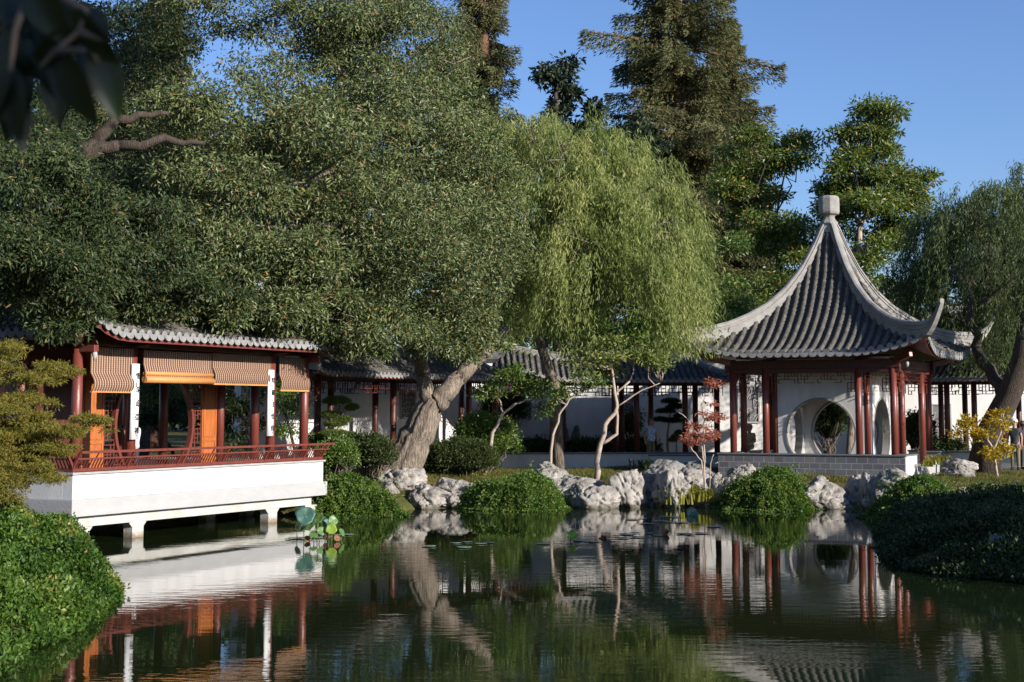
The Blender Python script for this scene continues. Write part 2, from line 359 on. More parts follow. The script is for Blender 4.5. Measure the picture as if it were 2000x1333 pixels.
def make_tree(name, label, cat, trunk, trad, ells, leafm, barkm, clump_r=.5, n_leaf=40, llen=.12, lwid=.045, droop=.2,
              nlimbs=14, seed=1, group=None, gap=0, shell=.45, flat=.75, twigs=60, limbs=(), flare=1.25, ntr=14, lr=None, furrow=0):
    g = np.random.default_rng(seed); base = np.asarray(trunk[0], float)
    t = thing(name, base, 0, label, cat, group)
    ch, C = clumpy(ells, g, clump_r, n_leaf, llen, lwid, droop, flat, shell, gap)
    leafobj('crown', [ch], leafm, t, base)
    mb = MB(True)
    # trunk with furrowed cross-section
    T = [np.asarray(p, float)-base for p in trunk]
    # densify
    D = []; RR = []
    for i in range(len(T)-1):
        for k in range(4):
            s = k/4; D.append(T[i]*(1-s)+T[i+1]*s); RR.append(trad[i]*(1-s)+trad[i+1]*s)
    D.append(T[-1]); RR.append(trad[-1]); RR[0] *= flare
    D = [p+g.normal(size=3)*.06*r if 0 < i else p for i, (p, r) in enumerate(zip(D, RR))]
    mb.tube(D, RR, ntr)
    V = np.array(mb.v); V += g.normal(size=V.shape)*.012*trad[0]
    if furrow:
        for i in range(len(D)):
            sl = slice(i*ntr, (i+1)*ntr); c_ = V[sl].mean(0); an = np.arange(ntr)*2*math.pi/ntr
            k = 1+furrow*np.sin(an*3+i*.11)+furrow*.8*np.sign(np.sin(an*11+.9*np.sin(i*.7)))*np.abs(np.sin(an*11+.9*np.sin(i*.7)))**.6+furrow*.5*np.sin(an*19+i*.5)
            V[sl] = c_+(V[sl]-c_)*k[:, None]
    mb.v = [tuple(p) for p in V]
    ends = []
    for a, b, r0, r1 in limbs:
        ends += limb(mb, np.asarray(a)-base, np.asarray(b)-base, r0, r1, g, 9, 7, .05)[2:]
    if len(C):
        pool = D[len(D)//2:]+ends; pool = np.array(pool)
        pick = g.choice(len(C), min(nlimbs, len(C)), replace=False); rt = lr or trad[-1]
        nodes = []
        for i in pick:
            c = C[i]-base; j = np.argmin(np.linalg.norm(pool-c, axis=1)+.6*np.abs(pool[:, 2]-c[2]+1.0))
            if np.linalg.norm(pool[j]-c) > 9: continue
            nodes += limb(mb, pool[j], c, rt*.5, rt*.12, g, 6, 5, .07)[1:]
        nodes = np.array(nodes+ends) if nodes or ends else pool
        pick = g.choice(len(C), min(twigs, len(C)), replace=False)
        for i in pick:
            c = C[i]-base; dd = np.linalg.norm(nodes-c, axis=1); j = np.argmin(dd)
            if dd[j] > 2.2: continue
            limb(mb, nodes[j], c, rt*.13, .012, g, 4, 3, .08)
    mb.build('trunk', barkm, t)
    return t
def noise3(p, s, seed=0):
    q = p*s+seed*7.31
    return (np.sin(q[:, 0]*1.7+np.sin(q[:, 1]*1.3+1.1)*1.4)+np.sin(q[:, 1]*2.1+np.sin(q[:, 2]*1.9+.3)*1.3)+np.sin(q[:, 2]*1.9+np.sin(q[:, 0]*2.3+2.1)*1.2))/3
_ico = {}
def ico(sub):
    if sub not in _ico:
        bm = bmesh.new(); bmesh.ops.create_icosphere(bm, subdivisions=sub, radius=1)
        _ico[sub] = (np.array([v.co[:] for v in bm.verts]), np.array([[v.index for v in f.verts] for f in bm.faces])); bm.free()
    return _ico[sub]
ROCKN = [0]
def rock(u0, u1, v0, v1, Y, label, ry=None, seed=1, group='pale eroded stones along the water', m=None, rot=0, sub=5, rough=1.0):
    V, F = ico(sub); V = V.copy()
    p0 = P((u0+u1)/2, v1, Y); rx = (u1-u0)/2*Y/3000; h = (v1-v0)*Y/3000
    ry = ry or max(.35, rx*.7)
    d = unit(V); gg = np.random.default_rng(seed*13+5); NP = unit(gg.normal(size=(20, 3))*np.array((1, 1, .85))); off = gg.uniform(.62, 1.0, 20)
    w_ = d+.10*np.stack([noise3(d, 2.3, seed), noise3(d, 2.7, seed+1), noise3(d, 2.1, seed+2)], -1)
    dp = np.maximum(w_@NP.T, 1e-3); f = (np.sum((off/dp)**-14.0, axis=1))**(-1/14.0)
    f = np.minimum(f, 1.25)*(1+.13*rough*noise3(d, 2.6, seed+4)+.07*rough*noise3(d, 5.7, seed+9)+.045*rough*(1-2*np.abs(noise3(d, 9, seed+6)))+.03*rough*noise3(d, 17, seed+2)+.014*noise3(d, 33, seed+2))
    gr_ = 1-np.abs(noise3(d, 2.9, seed+5)); f -= .20*rough*np.clip(gr_-.86, 0, 1)*5
    pit = noise3(d, 4.6, seed+11); f -= .30*rough*np.clip(pit-.62, 0, 1)*3
    V = V*f[:, None]; V[:, 2] = np.maximum(V[:, 2], -1.0)
    V -= (V.max(0)+V.min(0))/2; V /= (V.max(0)-V.min(0))/2
    V *= np.array((rx*1.14, ry*1.1, h/2+.20)); V[:, 2] += h/2-.16
    c, s = math.cos(rot), math.sin(rot); V[:, :2] = V[:, :2]@np.array(((c, s), (-s, c)))
    V[:, 0] += .12*V[:, 2]*math.sin(seed*2.3); me = rawmesh('lake_stone', V, F, True)
    o = link('lake_stone', me, m or M['rock']); o.location = [float(c) for c in p0]
    return tag(o, label, 'rock', group)

# ================================================================== GROUND, WATER
PHI = math.atan(1510/3010.0); CF, SF = math.cos(PHI), math.sin(PHI)
LX0, LY0 = -9.83, 34.7              # left pavilion platform: front-left corner
def lp(lx, ly, z=0): return np.array((LX0+lx*SF-ly*CF, LY0+lx*CF+ly*SF, z))
shore_px = [(-60, 1333), (0, 1272), (60, 1258), (130, 1225), (200, 1165), (165, 1100), (140, 1062)]
pond = [(-6, 5)]+[tuple(G(u, v)[:2]) for u, v in shore_px]
pond += [tuple(lp(x, y)[:2]) for x, y in ((-.3, 1.5), (-.1, 3.6), (9.4, 3.6), (9.9, 1.2))]
pond += [tuple(G(u, v)[:2]) for u, v in ((640, 1010), (690, 1008), (760, 1000), (830, 993), (900, 987), (1000, 988), (1100, 990), (1200, 988), (1300, 988),
         (1400, 990), (1500, 992), (1600, 992), (1690, 994), (1725, 1012), (1745, 1055), (1762, 1095), (1800, 1112), (1870, 1124), (1960, 1130), (2080, 1145))]
pond += [(16, 22), (15, 5), (8, -3), (-3, -3)]
pond = np.array(pond)
def sdist(X, Y):
    """signed distance to the pond outline, negative inside"""
    d = np.full(X.shape, 1e9); ins = np.zeros(X.shape, bool); n = len(pond)
    for i in range(n):
        a = pond[i]; b = pond[(i+1) % n]; e = b-a; L = (e**2).sum()
        t = np.clip(((X-a[0])*e[0]+(Y-a[1])*e[1])/L, 0, 1)
        d = np.minimum(d, np.hypot(X-a[0]-t*e[0], Y-a[1]-t*e[1]))
        c = ((a[1] > Y) != (b[1] > Y)) & (X < (b[0]-a[0])*(Y-a[1])/((b[1]-a[1]) if b[1] != a[1] else 1e-9)+a[0]); ins ^= c
    return np.where(ins, -d, d)
def hgt(X, Y):
    X = np.asarray(X, float); Y = np.asarray(Y, float); d = sdist(X, Y)
    h = np.where(d < 0, np.maximum(-1.0, d*.9), .06+.66*(1-np.exp(-np.maximum(d, 0)/np.where((X < -3) & (Y < 35.5), 2.6, 1.1))))
    h = h+np.where(d > 0, 1, 0)*(1.0*np.exp(-((X+11.5)/4.0)**2-((Y-29)/4.5)**2)*(1-np.exp(-np.maximum(d, 0)/3.2))
         + .28*np.exp(-((X+3.8)/3.0)**2-((Y-51.5)/2.5)**2)*(1-np.exp(-np.maximum(d, 0)/.8)))
    h += np.where(d > 0, 1, 0)*.04*(np.sin(X*1.7)*np.sin(Y*1.3)+np.sin(X*.6+1)*np.sin(Y*.5))
    h = np.where(Y > 66, h+np.clip((Y-66)/60, 0, 1)*.5, h)
    return h
def hz(x, y): return float(hgt(np.array([x]), np.array([y]))[0])
xs = np.unique(np.concatenate([np.arange(-22, 24, .3), np.linspace(-400, -22, 26), np.linspace(24, 400, 26)]))
ys = np.unique(np.concatenate([np.arange(-8, 72, .3), np.linspace(-120, -8, 16), np.linspace(72, 700, 36)]))
XX, YY = np.meshgrid(xs, ys, indexing='ij'); ZZ = hgt(XX, YY)
nx, ny = XX.shape; idx = np.arange(nx*ny).reshape(nx, ny)
F = np.stack([idx[:-1, :-1], idx[1:, :-1], idx[1:, 1:], idx[:-1, 1:]], -1).reshape(-1, 4)
tag(link('ground', rawmesh('ground', np.stack([XX, YY, ZZ], -1).reshape(-1, 3), F), M['ground']), kind='structure')
mb = MB(); mb.add([(-30, -8, 0), (30, -8, 0), (30, 58, 0), (-30, 58, 0)], [(0, 1, 2, 3)])
tag(mb.build('pond_water', M['water']), kind='structure')
def shadow_bank(): pass

# ================================================================== CHINESE ROOF
HC_T = np.array([0, .05, .11, .21, .33, .45, .58, .70, .82, .94, 1.0])
class HipRoof:
    """rectangular plan; rx = half length of the top ridge; prof = list of (t, z); corners swept up"""
    def __init__(s, ex, ey, rx, prof, lift, w0, flare, zoff=None):
        s.ex, s.ey, s.rx, s.lift, s.w0, s.fl, s.zoff = ex, ey, rx, lift, w0, flare, zoff
        s.T = [p[0] for p in prof]; s.Z = [p[1] for p in prof]
    def pt(s, side, c, t, dz=0):
        """side 0..3 front,right,back,left ; c = absolute coordinate along the eave direction"""
        half = (s.rx+(s.ex-s.rx)*t) if side % 2 == 0 else s.ey*t
        full = s.ex if side % 2 == 0 else s.ey
        w = min(1, abs(c)/max(half, 1e-3)); k = max(0, (w-s.w0)/(1-s.w0))**2.2*t**3
        z = float(np.interp(t, s.T, s.Z))+s.lift*k+dz
        if s.zoff: z += s.zoff(c if side == 0 else -c if side == 2 else (s.ex if side == 1 else -s.ex))*(1 if side % 2 == 0 else t)
        o = s.fl*k; cc = c+math.copysign(o*w, c)
        if side == 0: return (cc, -(s.ey*t+o), z)
        if side == 2: return (-cc, s.ey*t+o, z)
        h = s.rx+(s.ex-s.rx)*t+o
        return (h, cc, z) if side == 1 else (-h, -cc, z)
    def half(s, side, t): return (s.rx+(s.ex-s.rx)*t) if side % 2 == 0 else s.ey*t
    def build(s, parent, spacing, rr, tilem=None, ridge_h=.42, ridge_w=.17, tips=True, board=.10, sides=(0, 1, 2, 3), tip_rise=.85, tip_out=.62, step=.17):
        base = MB(True); rolls = MB(True); ends = MB(False); sof = MB(True); fas = MB(False)
        for sd_ in sides:
            ends = MB(False); ns = 26; nt_ = 18
            Gd = [[s.pt(sd_, s.half(sd_, t)*(-1+2*i/ns), t) for i in range(ns+1)] for t in np.linspace(.0, 1, nt_+1)]
            base.grid(Gd)
            Gs = [[s.pt(sd_, s.half(sd_, t)*(-1+2*i/ns), t, -.13) for i in range(ns+1)] for t in np.linspace(.25, .985, 8)]
            sof.grid(Gs)
            full = s.half(sd_, 1)
            e = [s.pt(sd_, full*(-1+2*i/ns), 1, 0) for i in range(ns+1)]; e2 = [s.pt(sd_, full*(-1+2*i/ns), .985, 0) for i in range(ns+1)]
            for i in range(ns):
                a, b = Vector(e[i]), Vector(e[i+1]); a2, b2 = Vector(e2[i]), Vector(e2[i+1])
                fas.add([a+Vector((0, 0, -.035)), b+Vector((0, 0, -.035)), b+Vector((0, 0, -.035-board)), a+Vector((0, 0, -.035-board)),
                         a2+Vector((0, 0, -.035)), b2+Vector((0, 0, -.035)), b2+Vector((0, 0, -.035-board)), a2+Vector((0, 0, -.035-board))],
                        [(0, 1, 2, 3), (7, 6, 5, 4), (2, 6, 7, 3), (0, 4, 5, 1)])
            n = max(2, int(round(2*full/spacing))); sp = 2*full/n
            for i in range(n):
                c = -full+sp*(i+.5)
                if sd_ % 2 == 0:
                    tm = .02 if abs(c) <= s.rx else (abs(c)-s.rx)/max(1e-3, s.ex-s.rx)
                else: tm = abs(c)/s.ey
                if tm > .965: continue
                a = np.array(s.pt(sd_, c, max(tm, .02))); b = np.array(s.pt(sd_, c, 1)); L = np.linalg.norm(a-b)
                m = max(2, int(L/step)); pts = []; rad = []
                for k in range(m):
                    t0 = tm+(1.012-tm)*k/m; t1 = tm+(1.012-tm)*(k+.93)/m
                    pts += [s.pt(sd_, c, t0, rr*.25), s.pt(sd_, c, t1, rr*.42)]; rad += [rr*.80, rr*1.07]
                rolls.tube(pts, rad, 8)
                # round end tile and, between the rolls, the hanging drip tile
                pe = Vector(s.pt(sd_, c, 1.016, rr*.42)); pi = Vector(s.pt(sd_, c, .99, rr*.42)); dirv = (pe-pi).normalized()
                ends.tube([pe, pe+dirv*.02], rr*1.12, 10, smooth=False)
                if i < n-1:
                    c2 = c+sp/2; q = Vector(s.pt(sd_, c2, 1.02, 0)); qi = Vector(s.pt(sd_, c2, .98, 0)); dv = (q-qi); dv.z = 0; dv.normalize()
                    sv = (Vector(s.pt(sd_, c2+.1, 1.02, 0))-Vector(s.pt(sd_, c2-.1, 1.02, 0))).normalized()
                    W = sp*.50; H = sp*.52; prof = []
                    for k in range(9):
                        a = math.pi*k/8; prof.append((-math.cos(a)*W, -math.sin(a)**.8*H))
                    f0 = [q+sv*x+Vector((0, 0, z+.03)) for x, z in prof]+[q+sv*W*.8+Vector((0, 0, .0)), q-sv*W*.8+Vector((0, 0, .0))]
                    f0 = [q+sv*x+Vector((0, 0, z+.03))+dv*(.03*(-z/H)) for x, z in prof]
                    f1 = [p-dv*.03 for p in f0]; nn = len(f0)
                    ends.add(f0+f1, [tuple(range(nn)), tuple(range(2*nn-1, nn-1, -1))]+[(k, k+nn, (k+1) % nn+nn, (k+1) % nn) for k in range(nn)])
            ends.build('eave_tiles', M['tileend'], parent)
        base.build('tile_bed', M['tilebed'], parent); rolls.build('tile_rolls', tilem or M['tile'], parent)
        sof.build('soffit', M['darkwood'], parent); fas.build('eave_board', M['redwood'], parent)
        # ridges
        def ridge(pts, taper=None):
            rb = MB(True); n = len(pts); V = []; F = []
            prof = [(-.5, -.12), (-.5, .45), (-.62, .47), (-.62, .56), (-.45, .58), (-.45, .70), (-.58, .73), (-.5, .90), (-.22, 1.0), (.22, 1.0), (.5, .90), (.58, .73), (.45, .70), (.45, .58), (.62, .56), (.62, .47), (.5, .45), (.5, -.12)]
            for i, p in enumerate(pts):
                p = Vector(p); d = Vector(pts[min(i+1, n-1)])-Vector(pts[max(0, i-1)]); d.z = 0; d.normalize(); sd2 = Vector((-d.y, d.x, 0))
                k = taper[i] if taper else 1
                for x, z in prof: V.append(p+sd2*(x*ridge_w*(.45+.55*k))+Vector((0, 0, z*ridge_h*k)))
            m = len(prof)
            for i in range(n-1):
                for k in range(m):
                    a = i*m+k; b = i*m+(k+1) % m; F.append((a, b, b+m, a+m))
            rb.add(V, F, False); rb.f.append(tuple(range(m))); rb.f.append(tuple(range((n-1)*m, n*m))[::-1]); rb.fs += [False, False]
            rb.build('ridge', M['ridge'], parent)
        for k in range(4):
            sx = (1, 1, -1, -1)[k]; sy = (-1, 1, 1, -1)[k]
            if not tips and k in getattr(s, 'skip', ()): continue
            pts = []; tp = []
            for t in np.linspace(.03, 1, 24):
                q = s.pt(0, s.half(0, t), t); pts.append((abs(q[0])*sx, abs(q[1])*sy, q[2])); tp.append(1)
            if tips:
                a = Vector(pts[-1]); d = Vector((sx*1.0, sy*1.0, 0)).normalized()
                for f in (.18, .36, .54, .72, .88, 1.0):
                    pts.append(tuple(a+d*(tip_out*f)+Vector((0, 0, tip_rise*f**1.7)))); tp.append(1-.72*f)
            ridge(pts, tp)
        if s.rx > .3:
            pts = [(x, 0, s.Z[0]+(s.zoff(x) if s.zoff else 0)-.02) for x in np.linspace(-s.rx-.05, s.rx+.05, 40)]
            ridge(pts)
def lattice(mb, p0, ux, W, z0, z1, cell=.13, bar=.024, keep=.8, seed=3, frame=True, drop=True, dep=.03):
    """meander of thin bars in the vertical plane through p0 along ux"""
    g = random.Random(seed); p0 = Vector(tuple(p0)); ux = Vector((ux[0], ux[1], 0)).normalized()
    nx = max(2, int(round(W/cell))); nz = max(1, int(round((z1-z0)/cell))); cx = W/nx; cz = (z1-z0)/nz
    def q(i, j): return p0+ux*(i*cx)+Vector((0, 0, z0+j*cz-p0.z))
    for i in range(nx+1):
        for j in range(nz):
            e = min(i, nx-i)
            if frame and i in (0, nx): ok = True
            elif drop and j == 0 and e > 2 and (i//4) % 3 == 1: ok = False
            else: ok = g.random() < keep*.72
            if ok: mb.bar(q(i, j)-Vector((0, 0, bar/2)), q(i, j+1)+Vector((0, 0, bar/2)), bar, dep, up=ux)
    for j in range(nz+1):
        for i in range(nx):
            e = min(i, nx-1-i)
            if frame and j == nz: ok = True
            elif drop and j == 0 and e > 2 and (i//4) % 3 == 1: ok = False
            elif drop and j == 1 and e > 2 and (i//4) % 3 == 1: ok = True
            else: ok = g.random() < keep*.75
            if ok: mb.bar(q(i, j), q(i+1, j), dep*.96, bar)
def column(parent, x, y, z0, z1, r, m=None, n=20, basez=None):
    mb = MB(True)
    mb.lathe([(r, 0), (r, z1-z0)], (x, y, z0), n)
    o = mb.build('column', m or M['redwood'], parent)
    if basez is not None:
        b = MB(True); b.lathe([(r*1.05, 0), (r*1.45, .05), (r*1.5, .12), (r*1.15, .18)], (x, y, basez), n); b.build('column_base', M['stonebase'], o)
    return o
def moonwall(x0, x1, z0, z1, y0, y1, cz, r, to, parent, m, rim=None, name='moon_gate_wall', mid=None):
    """vertical wall (local x by z, thickness y0..y1) with a round opening; to(x,y,z) maps into parent space"""
    n = 96; cx = (x0+x1)/2 if mid is None else mid; rings = []
    for k in range(n):
        a = 2*math.pi*k/n; c, s_ = math.cos(a), math.sin(a)
        tx = (x1-cx)/c if c > 1e-6 else ((x0-cx)/c if c < -1e-6 else 1e9); tz = (z1-cz)/s_ if s_ > 1e-6 else ((z0-cz)/s_ if s_ < -1e-6 else 1e9)
        t = max(min(tx, tz), r); rings.append(((cx+c*r, cz+s_*r), (cx+c*t, cz+s_*t)))
    corners = [(x0, z0), (x1, z0), (x1, z1), (x0, z1)]
    for q in corners:   # snap nearest outer points to the corners
        k = min(range(n), key=lambda i: (rings[i][1][0]-q[0])**2+(rings[i][1][1]-q[1])**2); rings[k] = (rings[k][0], q)
    mb = MB(False); V = []
    for (a, b) in rings:
        V += [to(a[0], y0, a[1]), to(b[0], y0, b[1]), to(b[0], y1, b[1]), to(a[0], y1, a[1])]
    F = []
    for k in range(n):
        a = 4*k; b = 4*((k+1) % n)
        for i in range(4): F.append((a+i, a+(i+1) % 4, b+(i+1) % 4, b+i))
    mb.add(V, F); w = mb.build(name, m, parent)
    rb = MB(True); pr = [(-.0, -.03), (.07, -.03), (.07, y1-y0+.03), (-.0, y1-y0+.03)]
    V = []; F = []
    for k in range(n):
        a = 2*math.pi*k/n
        for dr, dy in ((-.012, -.025), (.05, -.025), (.05, y1-y0+.025), (-.012, y1-y0+.025)):
            V.append(to(cx+math.cos(a)*(r+dr), y0+dy, cz+math.sin(a)*(r+dr)))
    for k in range(n):
        a = 4*k; b = 4*((k+1) % n)
        for i in range(4): F.append((a+i, a+(i+1) % 4, b+(i+1) % 4, b+i))
    rb.add(V, F, False); rb.build('moon_gate_rim', rim or M['ridge'], w)
    return w

# ================================================================== RIGHT PAVILION
S = 5.65; HS = S/2; AB = 1.19; IN = HS-AB
gx, gy = Xu(1748, 52, 1.5), 52.0
cx_, cy_ = gx-HS*CF+HS*SF, gy+HS*SF+HS*CF
FLOOR, PAR, CTOP = 1.05, 1.50, 4.66
rp = thing('moon_gate_pavilion', (cx_, cy_, 0), -PHI, 'square red-columned pavilion with a tall pointed grey tile roof and white moon gate walls', 'pavilion')
mb = MB(); e = HS+.42
mb.box(-e, e, -e, e, .55, FLOOR); mb.build('floor_slab', M['stonebase'], rp, .01)
mb = MB()
mb.box(-e-.12, e+.12, -e-.12, e+.12, -.3, .74); mb.build('foundation', M['stonebase'], rp)
mb = MB(); mb.box(-e-.012, e, -e-.012, -e+.55, .742, PAR-.05); mb.box(-e-.012, -e+.5, -e+.55, e, .742, PAR-.05)
mb.box(e-.75, e+.012, e-.75, e+.012, .742, PAR-.05); mb.build('brick_parapet', M['brick'], rp)
mb = MB(); mb.box(e+.002, e+.03, -e-.012, -e+1.75, .60, PAR-.052); mb.box(e-.5, e+.0015, -e+.555, -e+1.75, .742, PAR-.05)
mb.box(e-.2, e+.03, e+.014, e+.03, .6, PAR-.05); mb.build('white_side_facing', M['plaster'], rp)
mb = MB(); mb.box(-e-.05, e+.06, -e-.05, -e+.6, PAR-.047, PAR); mb.box(-e-.05, -e+.55, -e+.603, e+.05, PAR-.047, PAR)
mb.box(e-.55, e+.06, -e+.603, -e+1.8, PAR-.047, PAR)
mb.box(e-.8, e+.06, e-.8, e+.06, PAR-.047, PAR); mb.build('parapet_cap', M['cap'], rp, .008)
ring = []
for i in (-HS, -IN, IN, HS):
    for j in (-HS, -IN, IN, HS):
        if abs(i) == HS or abs(j) == HS or True: ring.append((i, j))
for (i, j) in ring:
    inner = abs(i) < HS and abs(j) < HS
    column(rp, i, j, FLOOR, CTOP+.1, .118 if not inner else .11)
for (kk, rot) in enumerate((0, 90, 180, 270)):
    c, s_ = round(math.cos(R(rot))), round(math.sin(R(rot)))
    def to(x, y, z, c=c, s_=s_): return (x*c-y*s_, x*s_+y*c, z)
    moonwall(-IN+.1, IN-.1, .9, CTOP+.15, -IN-.10, -IN+.12, 2.17, 1.21, to, rp, M['plaster'])
# beams, all four sides
mb = MB()
for z0, z1, off, d in ((4.28, 4.42, 0, .09), (4.425, 4.72, 0, .13)):
    mb.box(-HS-.25, HS+.25, -HS-d, -HS+d, z0, z1); mb.box(-HS-.25, HS+.25, HS-d, HS+d, z0, z1)
    mb.box(-HS-d*.95, -HS+d*.95, -HS+d+.002, HS-d-.002, z0+.003, z1-.003); mb.box(HS-d*.95, HS+d*.95, -HS+d+.002, HS-d-.002, z0+.003, z1-.003)
    mb.box(-IN-.07, -IN+.07, -HS+.2, HS-.2, z0+.09, z1+.06)
    mb.box(IN-.07, IN+.07, -HS+.2, HS-.2, z0+.09, z1+.06)
mb.box(-HS+.1, HS-.1, -HS+.1, HS-.1, 4.80, 4.88)
mb.build('beam', M['darkwood'], rp, .01)
for (i, j, dx, dy) in ((HS, -HS, 1, -1), (HS, HS, 1, 1), (-HS, -HS, -1, -1), (-HS, HS, -1, 1)):
    b = MB(); b.bar((i, j, 4.62), (i+dx*.78, j+dy*.78, 4.86), .14, .2)
    b.build('corner_bracket', M['redwood'], rp, .015)
    b = MB(True); px_, py_ = i+dx*.62, j+dy*.62
    b.lathe([(.02, .10), (.06, .07), (.055, 0), (.02, -.08)], (px_, py_, 4.50), 10); b.build('hanging_knob', M['stonebase'], rp)
fr = []
for k, rot in enumerate((0, 90, 180, 270)):
    c, s_ = round(math.cos(R(rot))), round(math.sin(R(rot)))
    for (a, b_) in ((-HS, -IN), (-IN, IN), (IN, HS)):
        mb = MB(); x0, x1 = a+.12, b_-.12; p = (x0*c+HS*s_, x0*s_-HS*c, 4.28)
        W = x1-x0
        lattice(mb, p, (c, s_), W, 3.93, 4.28, .117, .022, .82, seed=int(W*10)+1+k)
        # stepped brackets at both ends
        for sg, xx in ((1, x0), (-1, x1)):
            lattice(mb, ((xx if sg > 0 else xx-.24)*c+HS*s_, (xx if sg > 0 else xx-.24)*s_-HS*c, 3.6), (c, s_), .24, 3.62, 3.93, .12, .022, .8, seed=4, drop=False)
        mb.build('lattice_frieze', M['redwood'], rp)
    # inner frieze bands in front of the side bays
# seat rails on the front side bays
prof = [(0, 9.72), (.05, 9.35), (.11, 8.62), (.21, 7.66), (.33, 6.86), (.45, 6.28), (.58, 5.82), (.70, 5.46), (.82, 5.18), (.94, 4.96), (1.0, 4.90)]
roof = HipRoof(HS+1.25, HS+1.25, .02, prof, .52, .35, .16)
roof.build(rp, .305, .098, ridge_h=.50, ridge_w=.22, tip_rise=1.0, tip_out=.98)
# finial: fluted square block on a waisted neck
mb = MB(False)
mb.lathe([(.34, -.35), (.30, -.05), (.36, .0), (.36, .07), (.27, .12), (.22, .24), (.25, .32), (.40, .38), (.43, .46), (.43, .98), (.38, 1.07), (.20, 1.10)], (0, 0, 9.78), 8, False, ang0=math.pi/8)
mb.v = [(x*.9, y*.9, 9.43+(z-9.43)*.95) for x, y, z in mb.v]
mb.build('finial', M['ridge'], rp, .02)

# ================================================================== LEFT PAVILION
ZT = 1.60; LL = 10.05; DP = 7.4; LF = 1.14
def llx(u, ly):                                  # along-front coordinate of the point seen at column u
    k = (u-1000)/3010.0; return (-(LX0-ly*CF)+k*(LY0+ly*SF))/(SF-k*CF)
lpv = thing('waterside_pavilion', (LX0, LY0, 0), math.pi/2-PHI, 'red-columned waterside pavilion with bamboo blinds on a white platform over the pond', 'pavilion')
mb = MB(); mb.box(0, LL, 0, .28, .992, ZT-.055); mb.box(0, .28, .283, DP, .992, ZT-.055); mb.box(LL-.28, LL, .283, DP, .992, ZT-.055)
mb.build('platform_wall', M['plaster'], lpv, .006)
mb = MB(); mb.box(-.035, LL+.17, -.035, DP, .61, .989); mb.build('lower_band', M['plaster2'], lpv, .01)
mb = MB(); mb.box(-.05, LL+.05, -.05, .5, ZT-.052, ZT); mb.box(-.05, .5, .503, DP, ZT-.052, ZT); mb.box(LL-.5, LL+.05, .503, DP, ZT-.052, ZT)
mb.build('platform_coping', M['stonebase'], lpv, .006)
mb = MB(); mb.box(.28, LL-.28, .28, DP, LF-.15, LF); mb.build('floor', M['stonework'], lpv)
mb = MB(); mb.box(.10, LL-.35, .14, .34, .36, .55); mb.box(.10, .30, .343, 3.4, .36, .55)
mb.box(.12, LL-.35, .16, 3.4, .553, .607); mb.build('under_beam', M['concrete'], lpv, .01)
for k, u in enumerate((161, 267, 528, 603)):
    x = llx(u, .25)
    for j, y in enumerate((.24, 2.3)):
        mb = MB(); mb.box(x-.2 if k else x-.2, x+.2, y-.14, y+.14, -.9, .36); 
        V = [(x-.32, y-.13, .36), (x+.32, y-.13, .36), (x+.2, y-.13, .24), (x-.2, y-.13, .24), (x-.32, y+.13, .36), (x+.32, y+.13, .36), (x+.2, y+.13, .24), (x-.2, y+.13, .24)]
        mb.add(V, [(0, 3, 2, 1), (4, 5, 6, 7), (0, 4, 7, 3), (1, 2, 6, 5)])
        mb.build('support_post', M['concrete'], lpv, .012)
mb = MB(); mb.box(-.3, LL-.2, 3.45, 3.9, -.9, .6); mb.build('retaining_wall', M['stonework'], lpv, .01)
# columns
rows = (.45, 2.15, 5.45, 7.1); colx = (.55, 2.42, 8.12, 9.72)
CT = 4.75
for i, x in enumerate(colx):
    for j, y in enumerate(rows):
        column(lpv, x, y, LF, CT, .125 if j == 0 else .135, M['redwood'], basez=LF+.003)
mb = MB()
for y in rows: mb.box(colx[0]-.55, colx[3]+.55, y-.09, y+.09, 4.50, 4.80)
for x in colx: mb.box(x-.08, x+.08, rows[0]-.5, rows[3]+.5, 4.52, 4.78)
mb.box(colx[0], colx[3], rows[0]+.1, rows[3]-.1, 4.803, 4.86)
mb.build('beam', M['darkwood'], lpv, .012)
for (x, y, dx, dy) in ((colx[0], rows[0], -1, -1), (colx[3], rows[0], 1, -1)):
    b = MB(); b.bar((x, y, 4.55), (x+dx*.75, y+dy*.75, 4.72), .13, .2); b.bar((x, y-.1, 4.4), (x, y-.55, 4.4), .16, .16); b.build('corner_bracket', M['redwood'], lpv, .015)
    b = MB(True); b.lathe([(.03, .12), (.06, .08), (.06, .02), (.02, -.10)], (x, y-.5, 4.22), 10); b.build('hanging_knob', M['stonebase'], lpv)
# roof (hipped, long ridge)
lroot = bpy.data.objects.new('roof', None); COL.objects.link(lroot); lroot.parent = lpv
rcx, rcy = (colx[0]+colx[3])/2, (rows[0]+rows[3])/2; lroot.location = (rcx, rcy, 0)
EXX, EYY = (colx[3]-colx[0])/2+1.1, (rows[3]-rows[0])/2+.98
lprof = [(0, 7.75), (.2, 7.05), (.4, 6.3), (.6, 5.62), (.8, 5.08), (.92, 4.83), (1, 4.74)]
lr = HipRoof(EXX, EYY, 2.4, lprof, .75, .70, .22)
lr.build(lroot, .27, .085, ridge_h=.42, ridge_w=.22, tip_rise=.6, tip_out=.5, board=.14)
